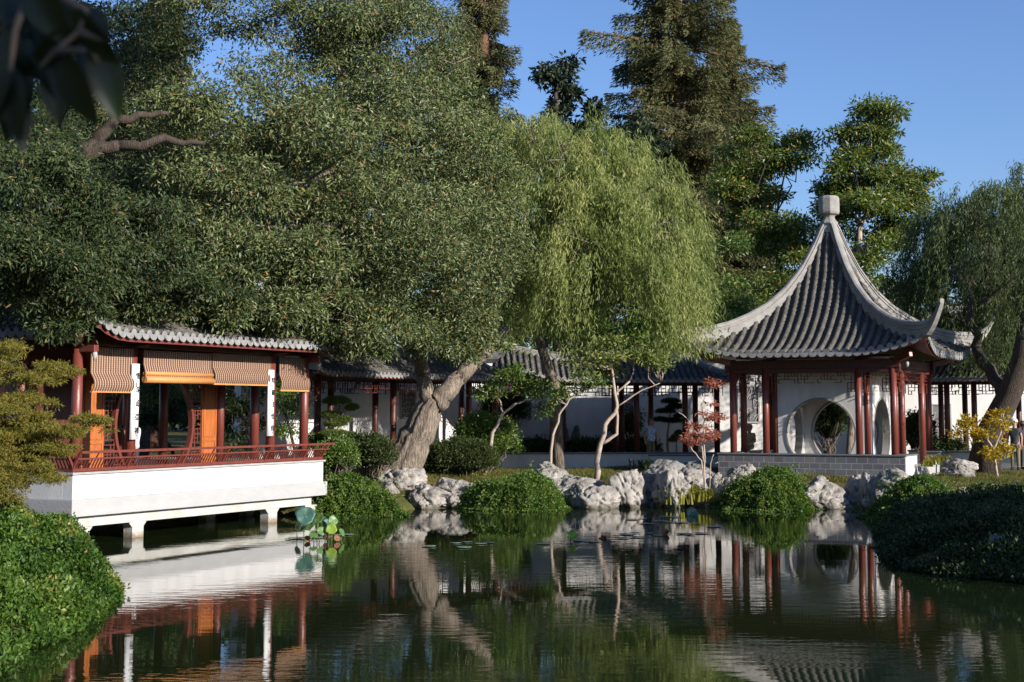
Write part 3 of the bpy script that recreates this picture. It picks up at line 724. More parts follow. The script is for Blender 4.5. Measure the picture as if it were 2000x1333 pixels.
# leaning rail
def leanrail(parent, x0, x1, y, z0, flip=False, swap=False, returns=0):
    def T(x, o, z):   # o = outward distance
        return (y-o, x, z) if swap else (x, y-o, z)
    f = MB(); ln = x1-x0
    def pr(z): t = (z-z0)/.46; return .02+.26*t**1.25
    for z, w_, h_ in ((z0+.05, .07, .07), (z0+.30, .05, .035), (z0+.45, .08, .055)):
        o = pr(z); f.bar(T(x0-(o if returns & 1 else 0), o, z), T(x1+(o if returns & 2 else 0), o, z), w_, h_)
    n = int(ln/.1)
    for i in range(n+1):
        x = x0+ln*i/n; big = (i % 18 == 0) or i in (0, n)
        zs = [z0+.05, z0+.15, z0+.23, z0+.30]+([z0+.45] if big or i % 6 == 0 else [])
        w_ = .055 if big else .024
        for a, b in zip(zs[:-1], zs[1:]): f.bar(T(x, pr(a), a), T(x, pr(b), b), w_, w_)
        if big: f.bar(T(x, pr(z0+.05)+.02, z0-.03), T(x, pr(z0+.05)+.02, z0+.06), .04, .04)
    f.build('leaning_railing', M['redwood'], parent)
leanrail(lpv, .05, LL-.02, .10, ZT, returns=2)
leanrail(lpv, .05, DP-.3, .10, ZT, swap=True)
# seat board inside the rail
mb = MB(); mb.box(.1, LL-.1, .14, .36, ZT+.002, ZT+.03); mb.build('seat_board', M['darkwood'], lpv)
# moon gate screen, parallel to the front
sy_ = 2.15
gc = 5.32; gr = 1.50; gz = 2.62; qx0, qx1 = 3.42, 7.25
ringm = MB(True); V = []; F = []; n = 96
for k in range(n):
    a = 2*math.pi*k/n
    for dr, dy in ((0, -.07), (.09, -.07), (.09, .07), (0, .07)): V.append((gc+math.cos(a)*(gr+dr), sy_+dy, gz+math.sin(a)*(gr+dr)))
for k in range(n):
    a = 4*k; b = 4*((k+1) % n)
    for i in range(4): F.append((a+i, a+(i+1) % 4, b+(i+1) % 4, b+i))
ringm.add(V, F, False); scr = ringm.build('moon_gate_screen', M['redwood'], lpv)
mb = MB(); gq = random.Random(5); cell = .12
nxx = int((qx1-qx0)/cell); nzz = int((4.45-LF)/cell)
def okp(x, z): return (x-gc)**2+(z-gz)**2 > (gr+.07)**2
for i in range(nxx+1):
    for j in range(nzz+1):
        x = qx0+(qx1-qx0)*i/nxx; z = LF+(4.45-LF)*j/nzz; x2 = qx0+(qx1-qx0)*(i+1)/nxx; z2 = LF+(4.45-LF)*(j+1)/nzz
        ph = (i*2+j*3) % 5
        if i < nxx and okp(x, z) and okp(x2, z) and (ph in (0, 1, 3) or i % 4 == 0) and gq.random() < .93: mb.bar((x-.011, sy_, z), (x2+.011, sy_, z), .03, .024)
        if j < nzz and okp(x, z) and okp(x, z2) and (ph in (0, 2, 4) or j % 5 == 0) and gq.random() < .93: mb.bar((x, sy_, z), (x, sy_, z2), .03, .024)
mb.build('lattice_panel', M['redwood'], scr)
for (a, b) in ((2.6, qx0-.04), (qx1+.04, 7.93)):
    mb = MB(); mb.box(a, b, sy_-.03, sy_+.03, LF, 4.45); o = mb.build('orange_panel', M['orange'], lpv)
    mb = MB()
    for z0, z1 in ((LF+.05, LF+.55), (LF+.62, LF+1.05), (LF+1.12, LF+2.5), (LF+2.57, 4.4)):
        for q in (a+.05, b-.09): mb.box(q, q+.04, sy_-.05, sy_-.031, z0, z1)
        mb.box(a+.092, b-.092, sy_-.05, sy_-.031, z0, z0+.04); mb.box(a+.092, b-.092, sy_-.05, sy_-.031, z1-.04, z1)
    mb.build('panel_moulding', M['orange'], o)
# inner rear friezes and rear screens
for (a, b, rr_) in ((colx[0], colx[1], rows[3]), (colx[1], colx[2], rows[3]), (colx[2], colx[3], rows[3]), (colx[2], colx[3], rows[1])):
    mb = MB(); lattice(mb, (a+.13, rr_, 0), (1, 0), b-a-.26, 4.0, 4.45, .12, .022, .85, seed=int(a*7)); mb.build('lattice_frieze', M['darkwood'], lpv)
mb = MB(); mb.box(colx[0]-.04, colx[0]+.04, rows[1], rows[3], LF, 4.5); mb.box(colx[0]+.05, 2.55, rows[1]-.03, rows[1]+.03, LF, 4.5)
mb.build('side_wall', M['darkwood'], lpv)
# bamboo blinds
BY = rows[0]-.09
def blind(u0, u1, z0, z1, bulge, label, roll=False, ztop=4.47):
    x0, x1 = llx(u0, BY), llx(u1, BY)
    t = thing('bamboo_blind', lp(x0, BY, z0), math.pi/2-PHI, label, 'blind', 'bamboo blinds hanging along the pavilion front')
    L = x1-x0; n = max(6, int(L/.032)); H = z1-z0; mb = MB(True); rb = MB(False)
    zs = np.linspace(0, H, 22)
    def oy(z): 
        q = max(0, 1-z/.42); return -bulge*math.sin(min(1, q)*math.pi*.85)
    Gd = [[(L*i/2.0, oy(z)+.006, z) for i in range(3)] for z in zs]
    mb.grid(Gd); mb.build('slats', M['blind'], t)
    sp = .085; k = int(L/sp)
    for i in range(k+1):
        x = min(L-.01, .01+i*sp)
        for a, b in zip(zs[:-1], zs[1:]): rb.bar((x, oy(a)-.008, a), (x, oy(b)-.008, b), .034, .012, up=(0, 1, 0))
    rb.build('ribs', M['blindrib'], t)
    if roll:
        r = MB(True); r.tube([(-.0, -.05, .06), (L, -.05, .06)], .085, 12); r.tube([(0, -.045, .21), (L, -.045, .21)], .05, 10); r.build('rolled_end', M['blindroll'], t)
    else:
        r = MB(False); r.box(0, L, -.06, .0, -.03, .012); r.build('bottom_batten', M['blindroll'], t)
    return t
def zb(u, v):
    x = llx(u, BY); q = lp(x, BY); return Zv(v, q[1])
blind(176, 261, zb(215, 765), zb(215, 680), .12, 'leftmost bamboo blind, hanging lowest, between corner column and first lettered board')
blind(279, 412, zb(345, 748), zb(345, 688), .06, 'wide bamboo blind with a thick orange rolled end right of the first lettered board', True)
blind(414, 530, zb(470, 751), zb(470, 693), .10, 'wide bamboo blind with orange lower edge left of the second lettered board')
blind(545, 601, zb(572, 763), zb(572, 699), .08, 'small rightmost bamboo blind beside the right corner column')
# couplet boards
def board(u, v0, v1, chars, label, side):
    x = llx(u, rows[0]-.2); q = lp(x, rows[0]-.22); z0, z1 = Zv(v1, q[1]), Zv(v0, q[1]); wd = .27
    t = thing('couplet_board', (q[0], q[1], z0), math.pi/2-PHI, label, 'sign board', 'white lettered boards on the pavilion columns')
    mb = MB(); n = 10; H = z1-z0; V = []
    for i in range(n+1):
        a = -1+2*i/n; xx = a*wd/2; yy = .055*a*a
        V += [(xx, yy, 0), (xx, yy, H), (xx, yy+.02, H), (xx, yy+.02, 0)]
    F = []
    for i in range(n):
        a = 4*i; b = a+4
        for k in range(4): F.append((a+k, a+(k+1) % 4, b+(k+1) % 4, b+k))
    F += [(0, 1, 2, 3), (4*n+3, 4*n+2, 4*n+1, 4*n)]
    mb.add(V, F, True); mb.build('board', M['boardwhite'], t)
    for i, c in enumerate(chars):
        cu = bpy.data.curves.new('character', 'FONT'); cu.body = c; cu.size = .165; cu.align_x = 'CENTER'; cu.align_y = 'CENTER'; cu.extrude = .002; cu.offset = .002
        tmp = bpy.data.objects.new('tmp', cu); COL.objects.link(tmp); bpy.context.view_layer.update()
        me = bpy.data.meshes.new_from_object(tmp.evaluated_get(bpy.context.evaluated_depsgraph_get())); bpy.data.objects.remove(tmp)
        me.materials.clear()
        o = link('character', me, M['ink'], t); o.rotation_euler = (math.pi/2, 0, 0); o.location = (side*.02, -.006, H-(.30+i*(H-.5)/max(1, len(chars)-1)))
    mb = MB(True)
    for z in (.10, H-.08): mb.tube([(.0, -.012, z), (.0, .01, z)], .014, 8)
    mb.build('screw', M['cap'], t)
board(267, 711, 859, '雪深追亞禮', 'white board with black characters on the column right of the leftmost blind', 1)
board(532, 723, 852, '院圖主怡鄉', 'white board with black characters on the column left of the small rightmost blind', 1)

# ================================================================== COVERED CORRIDORS
def corridor(uA, YA, uB, YB, front, back, label, low=True, zr=4.95, ze=4.15, zoff=None, zl=1.36, hips=(True, True), gz=.6, rw=2.1, frieze=True):
    A = np.array((Xu(uA, YA), YA)); B = np.array((Xu(uB, YB), YB)); L = np.linalg.norm(B-A); ang = math.atan2(B[1]-A[1], B[0]-A[0])
    t = thing('covered_corridor', (A[0], A[1], 0), ang, label, 'corridor', 'roofed walkways behind the pond')
    def lx(u, ly):    # local x of the ray through u on the line local y = ly
        k = (u-1000)/3015.0; ux, uy = (B-A)/L; n = np.array((-uy, ux)); O = A+n*ly
        return (k*O[1]-O[0])/(ux-k*uy)
    for lst, ly in ((front, 0), (back, rw)):
        for u in lst:
            r = .115
            if isinstance(u, tuple): u, r = u
            column(t, lx(u, ly), ly, zl if (low and ly == 0) else .75, ze+.08, r, M['darkwood'] if ly else M['corrwood'], 14)
    if low:
        mb = MB(); mb.box(0, L, -.16, .16, gz-.2, zl-.07); mb.build('low_wall', M['plaster'], t)
        mb = MB(); mb.box(-.03, L+.03, -.22, .2, zl-.067, zl); mb.build('wall_cap', M['cap'], t, .008)
    mb = MB(); mb.box(0, L, .2, rw+.2, .55, .80); mb.build('floor', M['stonebase'], t)
    mb = MB()
    for y in (0, rw): mb.box(-.1, L+.1, y-.07, y+.07, ze-.14, ze+.06)
    mb.box(0, L, .1, rw-.1, ze+.062, ze+.1)
    mb.build('beam', M['darkwood'], t)
    if frieze:
        mb = MB(); lattice(mb, (0, 0, 0), (1, 0), L, ze-.56, ze-.14, .14, .026, .85, seed=8, drop=True)
        lattice(mb, (0, rw, 0), (1, 0), L, ze-.56, ze-.14, .14, .026, .8, seed=18, drop=True)
        mb.build('lattice_frieze', M['darkwood'], t)
    rt = bpy.data.objects.new('roof', None); COL.objects.link(rt); rt.parent = t; rt.location = (L/2, rw/2, 0)
    ex = L/2+.45; ey = rw/2+.6
    hr = HipRoof(ex, ey, ex-(1.5 if hips[1] else .02), [(0, zr), (.3, zr-.30), (.6, zr-.56), (.85, ze+.10), (1, ze+.02)], .12, .85, .05, zoff)
    hr.build(rt, .235, .075, ridge_h=.22, ridge_w=.16, tips=False, board=.08, step=.25)
    return t
corridor(608, 50, 955, 59.5, [620, 768, 916], [646, 733, 901], 'tile-roofed corridor section between the waterside pavilion and the leaning trunk', low=False, hips=(0, 0), zl=.8)
xc = Xu(1002, 61)
L0 = Xu(950, 60)
corridor(950, 60, 1412, 60.5, [(968, .12), (1083, .19), 1200, 1243, 1338, 1400], [(1098, .16), 1214, 1271, 1358], 'tile-roofed corridor section with white base wall and a humped roof behind the pale saplings',
         zoff=lambda c: .40*math.exp(-((c-(xc-L0-(Xu(1412, 60.5)-L0)/2))/1.25)**2), hips=(1, 1), ze=4.12)
corridor(1775, 64, 2110, 60, [1850, 1903, 1960, 2030], [1838, 1885, 1990], 'tile-roofed corridor section right of the pointed pavilion behind the big willow', hips=(0, 0), ze=4.2, zr=5.1)
# low white wall to the right of the middle corridor, behind the stones
t = thing('garden_step_wall', (Xu(1416, 59), 59.2, 0), 0, 'short low white wall with dark cap left of the brick parapet', 'wall')
mb = MB(); mb.box(-2.9, .3, -.45, -.2, .4, 1.25); mb.build('wall_body', M['plaster'], t); mb = MB(); mb.box(-2.95, .35, -.5, -.15, 1.252, 1.31); mb.build('wall_cap', M['cap'], t)
# garden walls behind the corridors
def garden_wall(uA, YA, uB, YB, label, wins, top=5.1):
    A = np.array((Xu(uA, YA), YA)); B = np.array((Xu(uB, YB), YB)); WL = np.linalg.norm(B-A); ang = math.atan2(B[1]-A[1], B[0]-A[0]); dv = (B-A)/WL
    gw = thing('garden_wall', (A[0], A[1], 0), ang, label, 'wall', 'white walls enclosing the garden')
    mb = MB(); mb.box(0, WL, 0, .3, .3, top); mb.build('wall_body', M['plaster'], gw)
    mb = MB(); mb.add([(-.1, -.3, top), (WL+.1, -.3, top), (WL+.1, .15, top+.35), (-.1, .15, top+.35), (WL+.1, .6, top), (-.1, .6, top)], [(0, 1, 2, 3), (3, 2, 4, 5), (0, 5, 4, 1), (0, 3, 5), (1, 4, 2)])
    mb.build('coping', M['tile'], gw)
    for (u, v, wpx, hpx) in wins:
        k_ = (u-1000)/3015.0; x = (k_*A[1]-A[0])/(dv[0]-k_*dv[1]); Yw = A[1]+dv[1]*x; z = Zv(v, Yw); hw = wpx/2*Yw/3000; hh = hpx/2*Yw/3000
        mb = MB(); mb.box(x-hw, x+hw, -.012, -.003, z-hh, z+hh); wd = mb.build('window', M['cap'], gw)
        mb = MB(); g_ = random.Random(int(u)); fr = [(x-hw, z-hh), (x+hw, z-hh), (x+hw, z+hh), (x-hw, z+hh)]
        for k in range(4):
            p, q = fr[k], fr[(k+1) % 4]; mb.bar((p[0], -.04, p[1]), (q[0], -.04, q[1]), .06, .06, up=(0, 1, 0))
        nn = 5; pts = []
        for i in range(nn+1):
            for j in range(nn+1):
                jx, jz = (g_.uniform(-.3, .3) if 0 < i < nn else 0), (g_.uniform(-.3, .3) if 0 < j < nn else 0)
                pts.append((x-hw+2*hw*(i+jx)/nn, z-hh+2*hh*(j+jz)/nn))
        for i in range(nn+1):
            for j in range(nn+1):
                p = pts[i*(nn+1)+j]
                for (di, dj) in ((1, 0), (0, 1), (1, 1)):
                    if i+di <= nn and j+dj <= nn and g_.random() < .62:
                        q = pts[(i+di)*(nn+1)+j+dj]; mb.bar((p[0], -.035, p[1]), (q[0], -.035, q[1]), .03, .02, up=(0, 1, 0))
        mb.build('window_tracery', M['stonebase'], wd)
garden_wall(470, 52.5, 935, 64.3, 'white garden wall section behind the corridor left of the leaning trunk', [(655, 800, 44, 46), (795, 792, 46, 50)])
garden_wall(938, 64.4, 1560, 64.6, 'white garden wall section behind the saplings, with tracery windows and courtyard stones', [(1012, 792, 52, 52), (1222, 800, 44, 50), (1462, 790, 40, 70)])
garden_wall(1540, 68, 2170, 68, 'white garden wall section at the right behind the pointed pavilion and big willow', [(1838, 830, 36, 78)])
# white hall behind, right
wb = thing('white_hall', (Xu(1915, 76), 76, 0), -.1, 'white walled building with grey tile roof seen through the right willow', 'building')
mb = MB(); mb.box(-3.2, 9, 0, 5, .4, 6.2); mb.build('wall', M['plaster'], wb)
rt = bpy.data.objects.new('roof', None); COL.objects.link(rt); rt.parent = wb; rt.location = (2.9, 2.5, 0)
HipRoof(6.8, 3.4, 4.5, [(0, 8.0), (.5, 7.0), (.85, 6.35), (1, 6.2)], .2, .8, .05).build(rt, .28, .085, ridge_h=.3, ridge_w=.2, tips=False, board=.08, step=.3)

# ================================================================== TREES
OL = LM['oak']
tb = np.array((Xu(775, 50.5), 50.5, hz(Xu(775, 50.5), 50.5)-.15))
trk = [tb, P(806, 870, 50.5), P(830, 822, 50.4), P(850, 778, 50.3)]
make_tree('evergreen_tree', 'huge olive-leaved evergreen tree with a thick leaning furrowed trunk on the far bank', 'tree',
    trk, [.66, .55, .49, .33],
    [EP(560, 300, 43, 210, 190, 5, 700), EP(780, 230, 47, 160, 190, 4, 620), EP(730, 500, 45, 230, 170, 4.5, 820), EP(880, 400, 49, 125, 240, 3.5, 560),
     EP(850, 640, 48, 110, 85, 2.5, 260), EP(520, 520, 40, 190, 80, 1.6, 330), EP(470, 600, 39.8, 150, 30, .7, 110), EP(270, 600, 36.4, 80, 26, .4, 50), EP(400, 610, 38.2, 110, 24, .4, 60), EP(550, 618, 40.3, 110, 22, .4, 60), EP(690, 625, 43, 90, 75, 1.5, 190), EP(690, 70, 47, 150, 110, 5, 420), EP(830, 60, 49, 75, 110, 3, 210),
     EP(380, 250, 41, 80, 110, 3, 110), EP(400, 420, 39, 130, 110, 2.5, 240), EP(400, 20, 43, 110, 40, 4, 70), EP(960, 480, 50, 60, 200, 2, 180), EP(560, -150, 46, 300, 130, 6, 420), EP(600, 605, 41.5, 110, 28, .8, 80), EP(905, 690, 48, 60, 45, 1.5, 70)],
    OL, M['bark'], clump_r=.46, n_leaf=48, llen=.155, lwid=.052, droop=.35, nlimbs=22, seed=3, gap=.1, twigs=260, shell=.5, flare=1.15, ntr=66, lr=.16, furrow=.045,
    limbs=[(P(840, 785, 50.3), P(822, 725, 50.2), .27, .22), (P(850, 788, 50.3), P(900, 735, 50.6), .38, .27), (P(896, 739, 50.6), P(990, 640, 51.5), .285, .12), (P(822, 725, 50.2), P(790, 600, 49), .22, .15), (P(826, 728, 50.2), P(780, 560, 48), .24, .14),
           (P(780, 560, 48), P(640, 400, 46.5), .15, .05), (P(780, 560, 48), P(800, 260, 48.5), .14, .05)])
tl = np.array((Xu(-90, 33.5), 33.5, hz(Xu(-90, 33.5), 33.5)-.1))
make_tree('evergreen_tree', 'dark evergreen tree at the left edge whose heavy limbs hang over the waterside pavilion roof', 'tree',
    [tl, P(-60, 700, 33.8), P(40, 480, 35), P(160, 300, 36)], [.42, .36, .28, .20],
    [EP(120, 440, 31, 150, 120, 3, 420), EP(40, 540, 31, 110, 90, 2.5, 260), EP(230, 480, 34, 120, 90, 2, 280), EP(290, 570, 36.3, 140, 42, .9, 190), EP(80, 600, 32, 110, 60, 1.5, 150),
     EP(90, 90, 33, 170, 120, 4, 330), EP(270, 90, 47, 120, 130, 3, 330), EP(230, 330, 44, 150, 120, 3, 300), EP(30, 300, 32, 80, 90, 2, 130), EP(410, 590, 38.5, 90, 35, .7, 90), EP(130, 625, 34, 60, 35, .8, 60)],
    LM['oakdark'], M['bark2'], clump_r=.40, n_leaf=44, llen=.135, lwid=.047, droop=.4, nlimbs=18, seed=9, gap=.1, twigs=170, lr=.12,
    limbs=[(P(160, 300, 36), P(225, 232, 36.4), .20, .13), (P(225, 232, 36.4), P(330, 222, 37), .13, .05), (P(155, 306, 36), P(230, 285, 36.2), .19, .14), (P(230, 285, 36.2), P(400, 280, 37), .14, .05), (P(120, 360, 35), P(20, 380, 33), .14, .06), (P(225, 232, 36.4), P(190, 150, 36), .11, .04)])
# willow strands
def willow(name, label, trunk, trad, domes, nstr, leafm, barkm, llen, lwid, seed, limbs=(), lenr=(1.2, 4.0), zmin=2.2, per=26, cloud=None):
    g = np.random.default_rng(seed); base = np.asarray(trunk[0], float); t = thing(name, base, 0, label, 'tree')
    Ps = []; As = []; Vr = []; anchors = []
    tot = sum(d[2] for d in domes)
    for (c, r, wgt) in domes:
        n = int(nstr*wgt/tot); nb = max(3, n//38); d = unit(g.normal(size=(nb, 3))); d[:, 2] = np.abs(d[:, 2])*1.0-.25; d = unit(d)
        tip = np.asarray(c)+d*np.asarray(r)*(g.uniform(.5, 1.08, nb)**.6)[:, None]; wb = g.integers(0, nb, n)
        tang = unit(np.cross(d, g.normal(size=(nb, 3)))); a = tip[wb]+tang[wb]*(g.normal(size=n)*.38)[:, None]+g.normal(size=(n, 3))*np.array((.20, .20, .14)); anchors.append(a); d = d[wb]
        out_ = d.copy(); out_[:, 2] = 0; Lb = g.uniform(lenr[0], lenr[1], nb); vb = g.uniform(-.22, .22, nb)
        L = Lb[wb]*g.uniform(.45, 1.15, n); L = np.minimum(L, np.maximum(.6, a[:, 2]-zmin))
        sv = g.uniform(-.10, .10, n)+vb[wb]; cl = (a[:, 2]-np.asarray(c)[2])/max(r)*.14+g.uniform(-.03, .03, n)
        swing = g.normal(size=(n, 3))*.10; swing[:, 2] = 0
        for k in range(n):
            m = max(6, int(per*L[k]/2.4)); s = np.sort(g.uniform(0, 1, m))
            p = a[k]+out_[k]*(.55*np.sqrt(s)*min(1, L[k]/2))[:, None]+swing[k]*(s*L[k])[:, None]; p[:, 2] = a[k][2]+.25*np.sin(s*2.2)-(s**1.25)*L[k]
            p += g.normal(size=(m, 3))*.045
            ax = g.normal(size=(m, 3))*.42+np.array((0, 0, -1.0))+out_[k]*.25; Ps.append(p); As.append(ax)
            Vr.append(np.clip(.42+sv[k]+cl[k]+g.uniform(-.3, .3, m), 0, 1))
    Ps = np.concatenate(Ps); As = np.concatenate(As); Vr = np.concatenate(Vr)
    V, F = leaves(Ps, As, llen, lwid, g); ch = [(V, F, Vr)]
    leafobj('crown', ch, leafm, t, base)
    mb = MB(True); T = [np.asarray(p)-base for p in trunk]; mb.tube(T, trad, 14); ends = list(T[1:])
    for a, b, r0, r1 in limbs: ends += limb(mb, np.asarray(a)-base, np.asarray(b)-base, r0, r1, g, 9, 6, .05)[1:]
    for (c, r, wgt) in domes:
        cb = np.asarray(c)-base; j = min(range(len(ends)), key=lambda k: np.linalg.norm(np.asarray(ends[k])-cb)+.8*max(0, np.asarray(ends[k])[2]-cb[2])); src = np.asarray(ends[j])
        for q in range(4):
            tgt = cb+g.normal(size=3)*np.asarray(r)*.45; ends += limb(mb, src, tgt, .10, .035, g, 7, 6, .07, .06)[2:]
    ends = np.array([np.asarray(e) for e in ends]); A = np.concatenate(anchors); pick = g.choice(len(A), min(110, len(A)), replace=False)
    for i in pick:
        c = A[i]-base; j = np.argmin(np.linalg.norm(ends-c, axis=1)); limb(mb, ends[j], c, .028, .008, g, 4, 4, .08, .08)
    mb.build('trunk', barkm, t); return t
wy = 57.0; wbz = hz(Xu(1088, wy), wy)
willow('willow_tree', 'big yellow-green weeping willow hanging over the corridor in the middle of the far bank',
    [np.array((Xu(1090, 58.4), 58.4, .5)), P(1084, 760, 58.2), P(1045, 640, 57.5), P(1005, 470, 55)], [.26, .21, .17, .13],
    [(P(1120, 330, 55), (2.6, 2.4, 2.2), 2.4), (P(1130, 470, 52.5), (2.4, 2.2, 2.2), 2.0), (P(1060, 350, 54), (2.6, 3.0, 2.6), 2.6), (P(1205, 410, 54), (2.7, 3.0, 2.5), 3.2), (P(1010, 270, 56), (1.7, 2, 1.2), 1.0), (P(1165, 520, 52), (2.8, 2.6, 2.0), 2.4), (P(1275, 500, 53.0), (1.6, 2, 2.2), 2.0), (P(1335, 610, 52.0), (.6, .9, .9), .5), (P(1060, 500, 55), (2.2, 2, 2.0), 1.2), (P(1005, 520, 56), (1.5, 1.8, 2.2), 1.1), (P(1150, 300, 54.5), (1.9, 1.8, 1.4), 1.6), (P(1050, 590, 54), (1.6, 1.6, 1.0), .8)],
    8200, LM['willow'], M['bark'], .22, .034, 21, limbs=[(P(1040, 620, 58), P(1150, 400, 55), .24, .08), (P(1150, 500, 56), P(1270, 380, 54), .14, .06), (P(1005, 470, 55), P(1000, 360, 55), .18, .1), (P(1000, 360, 55), P(1050, 260, 55), .1, .05), (P(1003, 370, 55), P(975, 300, 55), .08, .04), (P(1100, 560, 56), P(1230, 560, 53), .16, .05)], lenr=(1.0, 3.3), zmin=4.6)
ry_ = 56.0; rbz = hz(Xu(1925, ry_), ry_)
willow('willow_tree', 'weeping willow in shade-darkened green with a dark leaning trunk at the right edge',
    [np.array((Xu(1915, ry_), ry_, rbz-.1)), P(1932, 850, ry_), P(1972, 770, 55.5), P(1998, 700, 55), P(2020, 560, 55)], [.62, .50, .42, .40, .25],
    [(P(1900, 480, 62), (2.7, 2.4, 2.6), 2.2), (P(2020, 450, 62), (2.5, 2.2, 2.9), 2.4), (P(2010, 590, 60), (1.7, 1.8, 2), 1.5), (P(1950, 460, 59), (2.3, 2, 2.6), 2.6), (P(1830, 540, 63), (1.7, 2, 2.2), 1.5), (P(1870, 650, 63), (1.7, 2, 1.3), 1.0), (P(2090, 520, 52), (3, 3, 2.6), 1.5)],
    5600, LM['willow2'], M['bark2'], .24, .036, 33, limbs=[(P(1965, 780, 55.8), P(1915, 700, 56.5), .26, .2), (P(1915, 700, 56.5), P(1890, 560, 57), .2, .1), (P(2010, 650, 55), P(1940, 480, 56), .18, .07)], lenr=(1.0, 3.6), zmin=4.2, per=24)
# redwoods
def redwood(label, u, vtop, Y, halfw_px, seed, vbase=800, sag=.25, dens=1.0, lenf=1.0):
    g = np.random.default_rng(seed); ztop = Zv(vtop, Y); x = Xu(u, Y); z0 = .6; base = np.array((x, Y, z0)); t = thing('redwood_tree', base, 0, label, 'tree', None)
    H = ztop-z0; hw = halfw_px*Y/3000; mb = MB(True); mb.tube([(0, 0, -.3), (.1, 0, H*.5), (0, 0, H)], [H*.022, H*.014, .05], 12)
    Ps = []; As = []; Vv = []; z = H*.12
    while z < H*.985:
        f = 1-z/H; R_ = hw*min(1, (f*2.6+.05))*g.uniform(.5, 1.2); nb = int(g.integers(4, 7))
        for b in range(nb):
            a = g.uniform(0, 2*math.pi); L = R_*g.uniform(.45, 1.2); d = np.array((math.cos(a), math.sin(a), 0)); up = g.uniform(-.15, .30)
            k = 9; s = np.linspace(0, 1, k); bp = np.array((0, 0, z))+d*(s*L)[:, None]; bp[:, 2] += L*(up*s-sag*s**2*1.2+.16*s**3)
            mb.tube(bp, list(np.linspace(.09, .02, k)*(.5+L/6)), 5, cap=False)
            n = int(L*150*dens)+60; s = g.uniform(.10, 1, n)**.75; c = bp[np.minimum((s*(k-1)).astype(int), k-1)]
            sd = np.array((-d[1], d[0], 0)); wd = .19*L*(1.15-s)+.26; lat = g.uniform(-1, 1, n)*wd
            p = c+sd*lat[:, None]+d*(g.uniform(0, L/(k-1), n))[:, None]; p[:, 2] += .25-np.abs(lat)*.35-g.uniform(0, 1, n)**1.5*1.3
            Ps.append(p); As.append(d*.7+sd*np.sign(lat)[:, None]*.7+g.normal(size=(n, 3))*.35+np.array((0, 0, -.55))); q = g.uniform(-.2, .2)
            Vv.append(np.clip(g.beta(2, 2, n)+q, 0, 1))
        z += H*.012+.16
    Ps = np.concatenate(Ps); As = np.concatenate(As); V, F = leaves(Ps, As, .38*lenf, .095*lenf, g)
    leafobj('crown', [(V, F, np.concatenate(Vv))], LM['redwood'], t, (0, 0, 0)); mb.build('trunk', M['redbark'], t); return t
redwood('tallest brownish redwood rising out of the frame left of the pointed roof', 1330, -330, 105, 180, 5, dens=1.0)
redwood('redwood with a bare spiky right side close behind the tallest redwood', 1432, 20, 112, 125, 6)
redwood('dark narrow redwood behind the top right of the big evergreen crown', 942, -260, 110, 105, 7, dens=1.0)
redwood('shadowed redwood seen through the gaps of the left evergreen crowns', 300, -60, 85, 150, 8)
redwood('redwood behind the waterside pavilion roof glimpsed between dark limbs', 130, 60, 90, 150, 12)
# broadleaf trees behind
def back_tree(label, u, Y, ells, lm, bark, seed, llen=.2, lwid=.08, clump=.7, nl=34, name='broadleaf_tree', gap=.2, tr=.3, top=None, nlimbs=10, twigs=50, group=None, droop=.25):
    x = Xu(u, Y); b = np.array((x, Y, .5)); c = ells[0][0]
    return make_tree(name, label, 'tree', [b, b*.5+np.array(c)*.5+np.array((.3, 0, 0)), np.array(c)], [tr, tr*.75, tr*.45], ells, lm, bark, clump_r=clump, n_leaf=nl, llen=llen, lwid=lwid, droop=droop, nlimbs=nlimbs, seed=seed, gap=gap, twigs=twigs, group=group)
back_tree('tall gold-green broadleaf tree standing directly behind the finial of the pointed roof', 1640, 80,
    [EP(1680, 440, 79, 75, 130, 3, 190), EP(1665, 265, 80, 88, 78, 2, 190), EP(1640, 400, 80, 50, 80, 2, 90), EP(1740, 440, 80, 50, 60, 2, 70), EP(1748, 355, 80, 76, 70, 1.6, 150), EP(1690, 350, 80, 60, 60, 2, 60), EP(1790, 400, 80, 25, 40, 1, 22), EP(1700, 560, 79, 45, 60, 2, 40), EP(1760, 590, 79, 25, 30, 1, 12)],
    LM['magnolia'], M['palebark'], 41, llen=.30, lwid=.105, clump=.62, nl=36, gap=.5, tr=.28, nlimbs=14)
back_tree('gold-green broadleaf tree between the redwood and the pointed roof', 1500, 83,
    [EP(1520, 480, 82, 90, 90, 3, 230), EP(1480, 320, 83, 66, 85, 2, 130), EP(1545, 320, 83, 45, 65, 2, 75), EP(1450, 420, 83, 65, 110, 2, 140), EP(1500, 600, 80, 110, 70, 3, 150)],
    LM['magnolia'], M['bark2'], 42, llen=.28, lwid=.10, clump=.65, nl=36, gap=.3, tr=.3, nlimbs=14)
back_tree('blackish broadleaf tree top standing alone against the sky right of the dark redwood', 1090, 98,
    [EP(1085, 175, 98, 38, 55, 1.5, 38), EP(1110, 135, 98, 26, 22, 1.2, 12), EP(1068, 150, 98, 18, 22, 1, 9), EP(1165, 222, 98, 20, 26, 1, 16), EP(1120, 260, 98, 60, 40, 2, 45)],
    LM['dark'], M['bark2'], 43, llen=.42, lwid=.2, clump=.62, nl=34, gap=0)
back_tree('small blackish tree top poking up behind the right shoulder of the big willow', 1248, 96, [EP(1250, 270, 96, 28, 40, 1.4, 24), EP(1265, 380, 96, 60, 100, 2, 60)], LM['dark'], M['bark2'], 44, llen=.4, lwid=.2, clump=.62, nl=30, gap=0)
